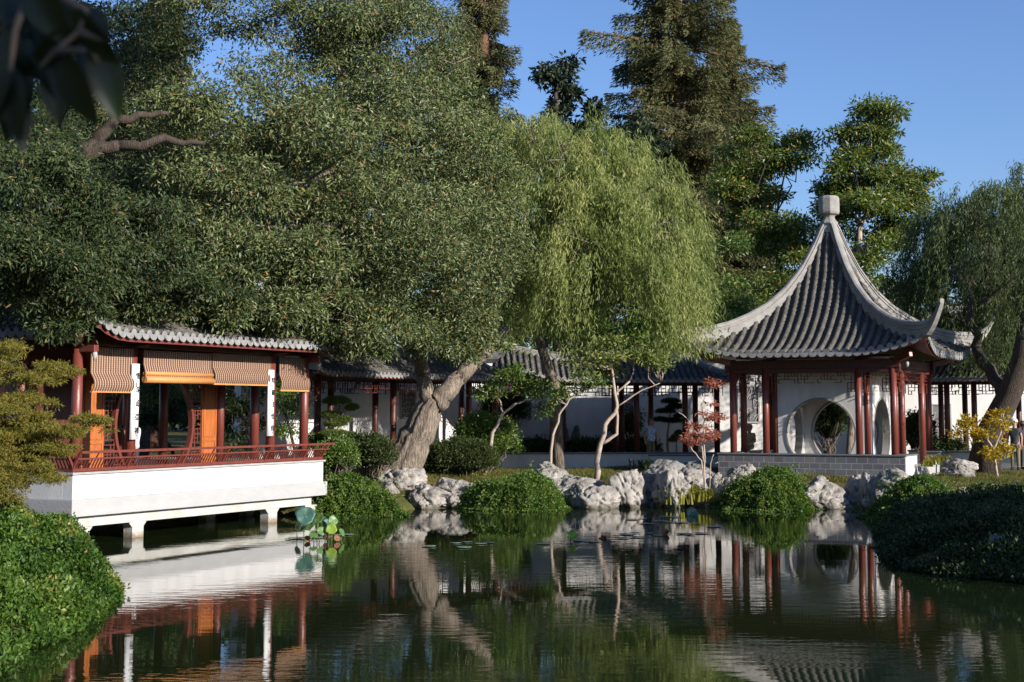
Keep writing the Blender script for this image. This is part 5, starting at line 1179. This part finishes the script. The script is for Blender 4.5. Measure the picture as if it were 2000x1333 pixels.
for (u0, u1, v0, v1, Y, lb, sd_) in DK: rock(u0, u1, v0, v1, Y, lb, .6, sd_, 'shaded stones by the corridor', M['rockdark'], sub=5)
rock(1097, 1114, 822, 874, 63.5, 'upright scholar stone standing in the courtyard behind the corridor', .35, 41, 'upright courtyard stones', M['rockdark'], rough=1.6); rock(1112, 1130, 832, 874, 63.6, 'shorter right-hand stone of the courtyard pair', .3, 42, 'upright courtyard stones', M['rockdark'], rough=1.6)

# ================================================================== LOTUS AND PADS
def pad(name, label, c, r, m, tilt=(0, 0), seed=0, stem=True, cup=.12, group='lotus leaves by the platform', cat='lotus leaf', ang=0):
    g = np.random.default_rng(seed+900); t = thing(name, (c[0], c[1], 0), ang, label, cat, group); mb = MB(True); n = 28; rings = [0, .25, .5, .75, 1]; V = []; F = []
    for q in rings:
        for k in range(n):
            a = 2*math.pi*k/n; rr = r*q*(1+.07*math.sin(a*3+seed)*q+.04*math.sin(a*7+seed)*q); z = cup*r*(q**2)*(1+.5*math.sin(a*4+seed)) ; V.append(Vector((rr*math.cos(a), rr*math.sin(a), z)))
    Rm = Matrix.Rotation(tilt[0], 3, 'X')@Matrix.Rotation(tilt[1], 3, 'Y'); V = [Rm@v+Vector((0, 0, c[2])) for v in V]
    for i in range(len(rings)-1):
        for k in range(n): a = i*n+k; b = i*n+(k+1) % n; F.append((a, b, b+n, a+n))
    mb.add(V, F); o = mb.build('leaf', m, t); s = o.modifiers.new('thickness', 'SOLIDIFY'); s.thickness = .006
    if stem and c[2] > .08: mb = MB(True); mb.tube([(g.normal()*.05, .02, -.4), (g.normal()*.03, .01, c[2]*.5), (0, 0, c[2])], .012, 6); mb.build('stem', M['padgreen'], t)
    return t
def LPt(u, v, Y): p = P(u, v, Y); return p
YL = 36.0
LP = [(596, 1008, YL, .23, 'padblue', (1.15, .2), 'largest blue-green lotus leaf, standing highest'), (622, 1015, YL+.3, .13, 'padgreen', (1.0, -.4), 'pale green lotus leaf right of the largest blue one'), (650, 1017, YL+.2, .12, 'padgreen', (1.1, .5), 'round green lotus leaf at the top right of the cluster'),
      (647, 1034, YL-.1, .13, 'padlime', (1.2, 0), 'bright lime lotus leaf'), (667, 1040, YL, .10, 'padgreen', (.7, 1.0), 'folded green lotus leaf at the right end'), (605, 1030, YL-.2, .13, 'padgreen', (.6, -.4), 'dark green lotus leaf under the largest blue one'),
      (640, 1024, YL+.5, .14, 'padblue', (1.0, .5), 'bluish lotus leaf half hidden at the back of the cluster'), (583, 1030, YL+.4, .11, 'padgreen', (1.1, -.7), 'small green lotus leaf at the far left of the cluster'), (658, 1052, YL-.4, .08, 'padbrown', (.9, .4), 'curled brown leaf edge lying at the right foot of the cluster'), (612, 1046, YL-.4, .10, 'padgreen', (.5, .2), 'low green lotus leaf just above the water in the cluster'),
      (627, 1038, YL-.1, .11, 'padgreen', (1.0, .6), 'curled green lotus leaf in the middle of the cluster'), (638, 1048, YL-.3, .09, 'padbrown', (1.1, -.6), 'orange-brown withered lotus leaf'), (600, 1053, YL-.3, .08, 'padbrown', (1.2, .7), 'small reddish withered lotus leaf at the water')]
for i, (u, v, Y, r, m, tl_, lb) in enumerate(LP): pad('lotus_leaf', lb, LPt(u, v, Y), r, M[m], (tl_[0], tl_[1]), i)
pad('lotus_leaf', 'single teal lotus leaf standing in front of the strap-leaf plants', LPt(1351, 1003, 44.5), .17, M['padblue'], (1.2, .1), 21, group='single lotus leaves far out')
pad('lotus_leaf', 'pale yellow-green cupped leaf floating at the centre of the pond', G(1116, 1058)+np.array((0, 0, .10)), .15, M['padlime'], (.6, .1), 22, cup=.5, group='single lotus leaves far out')
pad('lotus_leaf', 'brown rolled leaf sticking up right of centre', P(1296, 1045, 37.5), .12, M['padbrown'], (1.3, .9), 23, cup=.7, group='single lotus leaves far out')
pad('lotus_leaf', 'left one of two brown dead leaf stubs at the centre of the pond', P(1172, 1056, 36.5), .07, M['padbrown'], (1.3, .3), 24, cup=1.0, group='single lotus leaves far out'); pad('lotus_leaf', 'right one of two brown dead leaf stubs at the centre of the pond', P(1182, 1054, 36.5), .08, M['padbrown'], (1.0, -.6), 25, cup=1.0, group='single lotus leaves far out')
proto = pad('floating_pad', 'round pale lily pad lying flat on the pond', (0, 0, .012), .17, M['padpale'], (0, 0), 31, stem=False, cup=.02, group='flat floating pads scattered on the pond', cat='lily pad')
g = np.random.default_rng(66); spots = [(580, 1052), (600, 1055), (620, 1051), (641, 1049), (658, 1046), (675, 1045), (566, 1054), (890, 1062), (912, 1060), (938, 1063), (955, 1061), (838, 1068), (905, 1070), (1062, 1063), (1255, 1014), (1235, 1016), (1290, 1019), (1310, 1021), (1330, 1022), (1262, 1024), (1205, 1048), (1222, 1045), (1240, 1042), (1215, 1052), (1268, 1043), (1285, 1047), (1250, 1051), (1335, 1044), (1350, 1046), (1370, 1043), (1150, 1058), (1162, 1059), (1135, 1057), (1320, 1011), (1300, 1010), (1395, 1030), (1360, 1024), (1238, 1050)]
for i, (u, v) in enumerate(spots):
    o = proto if i == 0 else copy_tree(proto); q = G(u, v); o.location = (q[0], q[1], 0); s = g.uniform(.55, 1.25); o.scale = (s, s, 1); o.rotation_euler = (0, 0, g.uniform(0, 6)); o['label'] = ('round lily pad lying flat among the standing lotus leaves by the platform' if u < 700 else 'round lily pad lying flat left of centre, alone on dark water' if u < 1000 else 'round lily pad lying flat near the two brown leaf stubs' if u < 1190 else 'round lily pad lying flat in the loose raft before the strap-leaf plants')

# ================================================================== NEAR LEAVES, TOP LEFT
nb = thing('overhanging_branch', P(-60, -60, 2.3), 0, 'blurred dark branch with big leaves hanging into the top left corner close to the viewer', 'branch'); nbl = np.array(nb.location)
mb = MB(True); stems = [[P(-60, -60, 2.3), P(60, -30, 2.25), P(170, 20, 2.2), P(155, 62, 2.2), P(108, 100, 2.2), P(78, 132, 2.2)], [P(108, 100, 2.2), P(130, 98, 2.18), P(165, 98, 2.15)], [P(155, 62, 2.2), P(200, 80, 2.2)], [P(60, -30, 2.25), P(30, 60, 2.2), P(20, 140, 2.15)]]
for s_ in stems: mb.tube([p-nbl for p in s_], list(np.linspace(.0065, .003, len(s_))), 8)
mb.build('twig', M['twig'], nb)
def bigleaf(u, v, Y, L, W, ang, tw, parent):
    n = 14; mb = MB(True); V = []; F = []; d = Vector((math.cos(ang), 0, math.sin(ang))); s = Vector((-d.z*math.cos(tw), math.sin(tw), d.x*math.cos(tw))); b = Vector(P(u, v, Y)-nbl); nrm = d.cross(s)
    for i in range(n+1):
        q = i/n; ww = W*.5*math.sin(math.pi*q**.8)**.8*(1-.15*q)+.0005; c = b+d*(L*q)+nrm*(-.12*L*q*q)
        for j in (-1, -.5, 0, .5, 1): V.append(c+s*(ww*j)+nrm*(abs(j)*ww*.25))
    for i in range(n):
        for j in range(4): a = i*5+j; F.append((a, a+1, a+6, a+5))
    mb.add(V, F); o = mb.build('leaf', LM['near'], parent); at = o.data.attributes.new('var', 'FLOAT', 'FACE'); at.data.foreach_set('value', np.full(len(F), (u*7.3) % 1.0, dtype=np.float32))
for (u, v, L, W, a, tw) in ((95, 130, .09, .045, -1.35, .3), (120, 105, .12, .06, -1.15, -.5), (40, 110, .13, .06, -1.7, .4), (10, 120, .12, .06, -1.4, -.2), (160, 70, .13, .07, -1.05, .5), (185, 85, .12, .06, -1.25, .2), (150, 60, .10, .05, -2.4, .6), (60, 20, .12, .06, -1.8, .1), (110, -10, .11, .06, -1.5, .5), (20, 20, .12, .06, -1.2, -.4), (-20, 60, .13, .06, -1.5, .3), (60, 60, .12, .055, -1.1, .8), (140, 20, .10, .05, -.9, -.6), (170, 10, .09, .05, -1.3, .3), (-10, -20, .12, .06, -.8, .3), (50, -40, .12, .06, -1.0, -.2), (20, 170, .10, .05, -1.3, .7)):
    bigleaf(u, v, 2.2+(u % 7)*.01, L, W, a, tw, nb)

# ================================================================== PEOPLE
def person(label, loc, face, H, pose, shirt, trousers, hair, hat=None, group=None, sitting=False, bulk=1.0):
    """skeleton in metres for a 1.7 m figure, facing -y; pose maps joint names to offsets"""
    t = thing('person', loc, face, label, 'person', group); k = H/1.7
    J = {'pelvis': (0, 0, .93), 'belly': (0, -.01, 1.07), 'chest': (0, 0, 1.28), 'neck': (0, .0, 1.45), 'head0': (0, -.015, 1.53), 'head1': (0, -.02, 1.61), 'head2': (0, -.005, 1.68),
         'shL': (.17, 0, 1.38), 'elL': (.23, .02, 1.12), 'wrL': (.24, -.06, .88), 'haL': (.24, -.09, .81), 'shR': (-.17, 0, 1.38), 'elR': (-.23, .02, 1.12), 'wrR': (-.24, -.06, .88), 'haR': (-.24, -.09, .81),
         'hiL': (.09, 0, .88), 'knL': (.10, -.02, .48), 'anL': (.10, .02, .09), 'toL': (.11, -.14, .03), 'hiR': (-.09, 0, .88), 'knR': (-.10, -.02, .48), 'anR': (-.10, .02, .09), 'toR': (-.11, -.14, .03)}
    J.update(pose)
    mixp = lambda a, b, q: tuple(np.array(J[a])*(1-q)+np.array(J[b])*q)
    J2 = {'collar': mixp('chest', 'neck', .85), 'armL': mixp('shL', 'elL', .55), 'armR': mixp('shR', 'elR', .55), 'hem': mixp('pelvis', 'belly', -.6), 'waist': mixp('pelvis', 'belly', .55), 'crotch': mixp('pelvis', 'hiL', .0)}
    rad = {'pelvis': .135, 'belly': .125, 'chest': .135, 'neck': .058, 'head0': .080, 'head1': .108, 'head2': .088, 'collar': .085, 'hem': .148, 'waist': .128, 'crotch': .10, 'ar': .055, 'sh': .06, 'el': .042, 'wr': .028, 'ha': .033, 'hi': .09, 'kn': .06, 'an': .04, 'to': .035}
    E = [('pelvis', 'belly'), ('belly', 'chest'), ('chest', 'neck'), ('neck', 'head0'), ('head0', 'head1'), ('head1', 'head2')]
    for s in 'LR': E += [('chest', 'sh'+s), ('sh'+s, 'el'+s), ('el'+s, 'wr'+s), ('wr'+s, 'ha'+s), ('pelvis', 'hi'+s), ('hi'+s, 'kn'+s), ('kn'+s, 'an'+s), ('an'+s, 'to'+s)]
    def grow(name, names, edges, extra, m, root, fingers=False, sub=1):
        bm = bmesh.new(); lay = bm.verts.layers.skin.verify(); vs = {}
        for n in names:
            v = bm.verts.new(Vector(J[n] if n in J else J2[n])*k); r = rad.get(n, rad.get(n[:2], .05))*(bulk if n[:4] != 'head' else 1)+extra; r *= k; v[lay].radius = (r, r*(.76 if n in ('pelvis', 'belly', 'chest', 'hem', 'waist') else 1)); v[lay].use_root = (n == root); vs[n] = v
        for a, b in edges:
            if a in vs and b in vs: bm.edges.new((vs[a], vs[b]))
        if fingers:
            for s in 'LR':
                h = Vector(J['ha'+s]); wv = h-Vector(J['wr'+s]); wv.normalize(); sd2 = wv.cross(Vector((0, 1, 0))); sd2 = sd2.normalized() if sd2.length > .1 else Vector((0, 0, 1)); cu = Vector((0, -1, 0))
                for q, (o, L) in enumerate(((-.028, .060), (-.010, .075), (.010, .070), (.027, .055), (.045, .045))):
                    a = bm.verts.new((h+sd2*o+wv*(.02 if q < 4 else -.02))*k); b = bm.verts.new((h+sd2*(o*(1.1 if q < 4 else 1.6))+wv*(.02+L*.55 if q < 4 else .012)+cu*.012)*k); c = bm.verts.new((h+sd2*(o*(1.1 if q < 4 else 1.7))+wv*(.02+L*.9 if q < 4 else .03)+cu*.03)*k)
                    for v in (a, b, c): v[lay].radius = (.009*k, .009*k)
                    bm.edges.new((vs['ha'+s], a)); bm.edges.new((a, b)); bm.edges.new((b, c))
            hv = Vector(J['head1']); nv = bm.verts.new((hv+Vector((0, -.105, -.005)))*k); nv[lay].radius = (.014*k, .018*k); bm.edges.new((vs['head1'], nv))
        me0 = bpy.data.meshes.new(name); bm.to_mesh(me0); bm.free(); tmp = bpy.data.objects.new('tmp', me0); COL.objects.link(tmp); tmp.modifiers.new('s', 'SKIN').use_smooth_shade = True; ss = tmp.modifiers.new('u', 'SUBSURF'); ss.levels = sub+1; ss.render_levels = sub+1
        bpy.context.view_layer.update(); me = bpy.data.meshes.new_from_object(tmp.evaluated_get(bpy.context.evaluated_depsgraph_get())); bpy.data.objects.remove(tmp); me.name = name; me.materials.clear(); return link(name, me, m, t)
    body = grow('body', list(J), E, 0, M['skin'], 'pelvis', True)
    grow('shirt', ['hem', 'pelvis', 'belly', 'chest', 'collar', 'shL', 'armL', 'shR', 'armR'], [('hem', 'pelvis'), ('pelvis', 'belly'), ('belly', 'chest'), ('chest', 'collar'), ('chest', 'shL'), ('shL', 'armL'), ('chest', 'shR'), ('shR', 'armR')], .032, shirt, 'chest')
    grow('trousers', ['waist', 'crotch', 'hiL', 'knL', 'anL', 'hiR', 'knR', 'anR'], [('waist', 'crotch'), ('crotch', 'hiL'), ('hiL', 'knL'), ('knL', 'anL'), ('crotch', 'hiR'), ('hiR', 'knR'), ('knR', 'anR')], .018, trousers, 'waist')
    for s_ in 'LR':
        mb = MB(True); a_ = Vector(J['an'+s_])*k; t_ = Vector(J['to'+s_])*k; mb.tube([a_+Vector((0, .05, -.03))*k, a_+Vector((0, 0, -.025))*k, (a_+t_)/2+Vector((0, 0, -.01))*k, t_, t_+Vector((0, -.04, 0))*k], [.03*k, .05*k, .05*k, .045*k, .02*k], 10); mb.build('shoe', M['ink'], t)
    hc = Vector(J['head1'])*k; V, F = ico(3); V = V.copy(); keep = ~((V[:, 1] < -.25) & (V[:, 2] < .35)); V = np.where(keep[:, None], V, V*np.array((.8, .55, .8))); V = V*np.array((.115, .120, .120))*k+np.array(hc)+np.array((0, .022, .022))*k
    link('hair', rawmesh('hair', V, F, True), hair, t)
    mb = MB(True)
    for sx in (-1, 1): mb.lathe([(.002, -.012), (.011, -.006), (.011, .006), (.002, .012)], (hc.x+sx*.036*k, hc.y-.092*k, hc.z+.0*k), 8)
    mb.build('eyes', M['ink'], body)
    if hat is not None:
        mb = MB(True); kind, hm = hat; c = (hc.x, hc.y+.005, hc.z+.045*k)
        prof = [(.21, 0), (.135, .02), (.125, .08), (.09, .12), (.01, .13)] if kind == 'brim' else [(.128, -.01), (.130, .03), (.10, .10), (.01, .125)]
        mb.lathe([(r*k, z*k) for r, z in prof], c, 20)
        if kind != 'brim': mb.bar((hc.x, hc.y-.08*k, hc.z+.05*k), (hc.x, hc.y-.19*k, hc.z+.03*k), .14*k, .012)
        mb.build('hat', hm, t)
    return t
M['shirtwhite'] = mat('white_blue_patterned_shirt', (.75, .78, .88), .8, .5, 16, col2=(.12, .17, .36)); M['white'] = mat('white_cotton', (.72, .73, .80), .8, .1, 8); M['beige'] = mat('beige_cotton', (.42, .34, .22), .8, .15, 8); M['darkcloth'] = mat('dark_grey_cloth', (.05, .05, .06), .8, .3, 8); M['khaki'] = mat('khaki_cloth', (.20, .17, .10), .8, .2, 8)
M['hairgrey'] = mat('grey_hair', (.16, .13, .11), .7, .3, 30); M['hairdark'] = mat('dark_hair', (.02, .014, .01), .5, .3, 30); M['denim'] = mat('dark_blue_cloth', (.03, .035, .06), .8, .2, 10)
q = P(1271, 905, 60.9); person('man in white and blue patterned short-sleeved shirt and khaki trousers standing in the corridor', (q[0], q[1], Zv(820, 60.9)-1.72), .45, 1.72, {'shL': (.20, 0, 1.38), 'shR': (-.20, 0, 1.38), 'elL': (.27, .02, 1.12), 'elR': (-.27, .02, 1.12), 'wrL': (.28, -.06, .88), 'haL': (.28, -.09, .81), 'wrR': (-.28, -.06, .88), 'haR': (-.28, -.09, .81)}, M['shirtwhite'], M['khaki'], M['hairgrey'], bulk=1.12)
q = lp(6.3, 3.6, LF); w1 = person('woman in a white top raising a camera behind the moon gate screen', tuple(q), -.9, 1.62, {'elL': (.26, -.16, 1.20), 'wrL': (.10, -.30, 1.40), 'haL': (.05, -.34, 1.45), 'elR': (-.26, -.16, 1.20), 'wrR': (-.10, -.30, 1.40), 'haR': (-.05, -.34, 1.45)}, M['white'], M['denim'], M['hairdark'])
cm = thing('camera_held', (q[0], q[1], q[2]), -.9, 'small black camera held up by the woman in the white top', 'camera'); mb = MB(); mb.box(-.065, .065, -.38, -.33, 1.36, 1.45); mb.build('camera_body', M['ink'], cm, .006); mb = MB(True); mb.tube([(0, -.38, 1.405), (0, -.43, 1.405)], .03, 14); mb.build('lens', M['ink'], cm)
q = lp(5.6, 4.3, LF); person('dark-clothed visitor standing in shade left of the woman with the camera', tuple(q), -1.3, 1.66, {}, M['darkcloth'], M['darkcloth'], M['hairdark'])
q = P(1466, 900, 58.2); person('person in beige with a straw hat sitting behind the left columns of the pointed pavilion', (q[0], q[1], Zv(833, 58.2)-1.30), -.6, 1.68, {'pelvis': (0, 0, .55), 'belly': (0, -.02, .69), 'chest': (0, -.04, .90), 'neck': (0, -.05, 1.07), 'head0': (0, -.07, 1.15), 'head1': (0, -.08, 1.23), 'head2': (0, -.06, 1.30), 'shL': (.17, -.04, 1.0), 'elL': (.24, -.06, .74), 'wrL': (.16, -.26, .66), 'haL': (.13, -.33, .65),
    'shR': (-.17, -.04, 1.0), 'elR': (-.24, -.06, .74), 'wrR': (-.16, -.26, .66), 'haR': (-.13, -.33, .65), 'hiL': (.09, -.04, .52), 'knL': (.12, -.44, .52), 'anL': (.12, -.42, .10), 'toL': (.12, -.56, .04), 'hiR': (-.09, -.04, .52), 'knR': (-.12, -.44, .52), 'anR': (-.12, -.42, .10), 'toR': (-.12, -.56, .04)}, M['beige'], M['khaki'], M['hairgrey'], ('brim', M['beige']))
q = P(1980, 900, 55.0); x = Xu(1980, 54.2); person('visitor in dark top and white cap by the right willow', (x, 54.2, Zv(822, 54.2)-1.70), -.5, 1.70, {}, M['darkcloth'], M['khaki'], M['hairgrey'], ('cap', M['white']))
x = Xu(1998, 55.4); person('visitor in dark clothes at the very right edge behind the white-capped one', (x, 55.4, Zv(826, 55.4)-1.66), .3, 1.66, {}, M['denim'], M['darkcloth'], M['hairdark'], ('brim', M['khaki']))
# small extras
t = thing('bollard_light', gp(1230, 57, 0), 0, 'small dark bollard light on the grass before the white base wall', 'light'); mb = MB(True); mb.lathe([(.03, 0), (.03, .42), (.055, .43), (.055, .50), (.02, .54)], (0, 0, 0), 12); mb.build('post', M['ink'], t)
# vines over the near right bank, leaf colour darkened to stand in for shade
g = np.random.default_rng(403); n = 130000
Xc = g.uniform(7.0, 19, n); Yc = g.uniform(25.5, 41, n); dd = sdist(Xc, Yc); ok = (dd > -.3) & (dd < 5.5) & (g.uniform(0, 1, n) < np.clip((41-Yc)/4, 0, 1))
pn = np.sin(Xc*1.3+1)*np.sin(Yc*.9)+.5*np.sin(Xc*2.9+Yc*1.7); ok &= (pn > -1.1) & (g.uniform(0, 1, n) < np.clip(1.3-(dd-2.5)/2.5, .1, 1)); Xc, Yc, dd = Xc[ok], Yc[ok], dd[ok]; n = len(Xc)
hump = .14*(1+np.sin(Xc*1.9+Yc*.8)*np.sin(Yc*1.6-Xc*.6))+.12*np.sin(Xc*4.1)*np.sin(Yc*3.3)
Hc = np.maximum(hgt(Xc, Yc), .0)+hump*np.clip((dd+.3)/.5, 0, 1)+.05; idx = np.repeat(np.arange(n), 3); k = len(idx); p = np.stack([Xc, Yc, Hc], -1)[idx]+g.normal(size=(k, 3))*np.array((.06, .06, .05)); p[:, 2] = np.maximum(p[:, 2], .02)
ax = g.normal(size=(k, 3))*.6+np.array((-.2, -.45, .35)); V, F = leaves(p, ax, .095, .055, g); var = np.clip(g.beta(2, 2, k)*.85+.2*np.sin(Xc*1.1+1)[idx]*np.sin(Yc*1.3)[idx], 0, 1)
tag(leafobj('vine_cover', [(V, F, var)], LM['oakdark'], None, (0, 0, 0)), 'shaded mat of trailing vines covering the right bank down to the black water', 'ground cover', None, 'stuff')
# what the moon gates look through to
shrub('dark leafy bush seen through the front moon gate, left of the trunk', 1618, 825, 64.6, 30, 40, .7, 150, LM['oakdark'], 240, .13, .06)
back_tree('courtyard tree whose grey trunk shows through the right half of the front moon gate', 1655, 63.5, [EP(1640, 700, 63.5, 60, 40, 1.2, 60)], LM['back'], M['bark'], 55, llen=.2, lwid=.08, clump=.5, name='courtyard_tree', tr=.17, nlimbs=4, twigs=8)
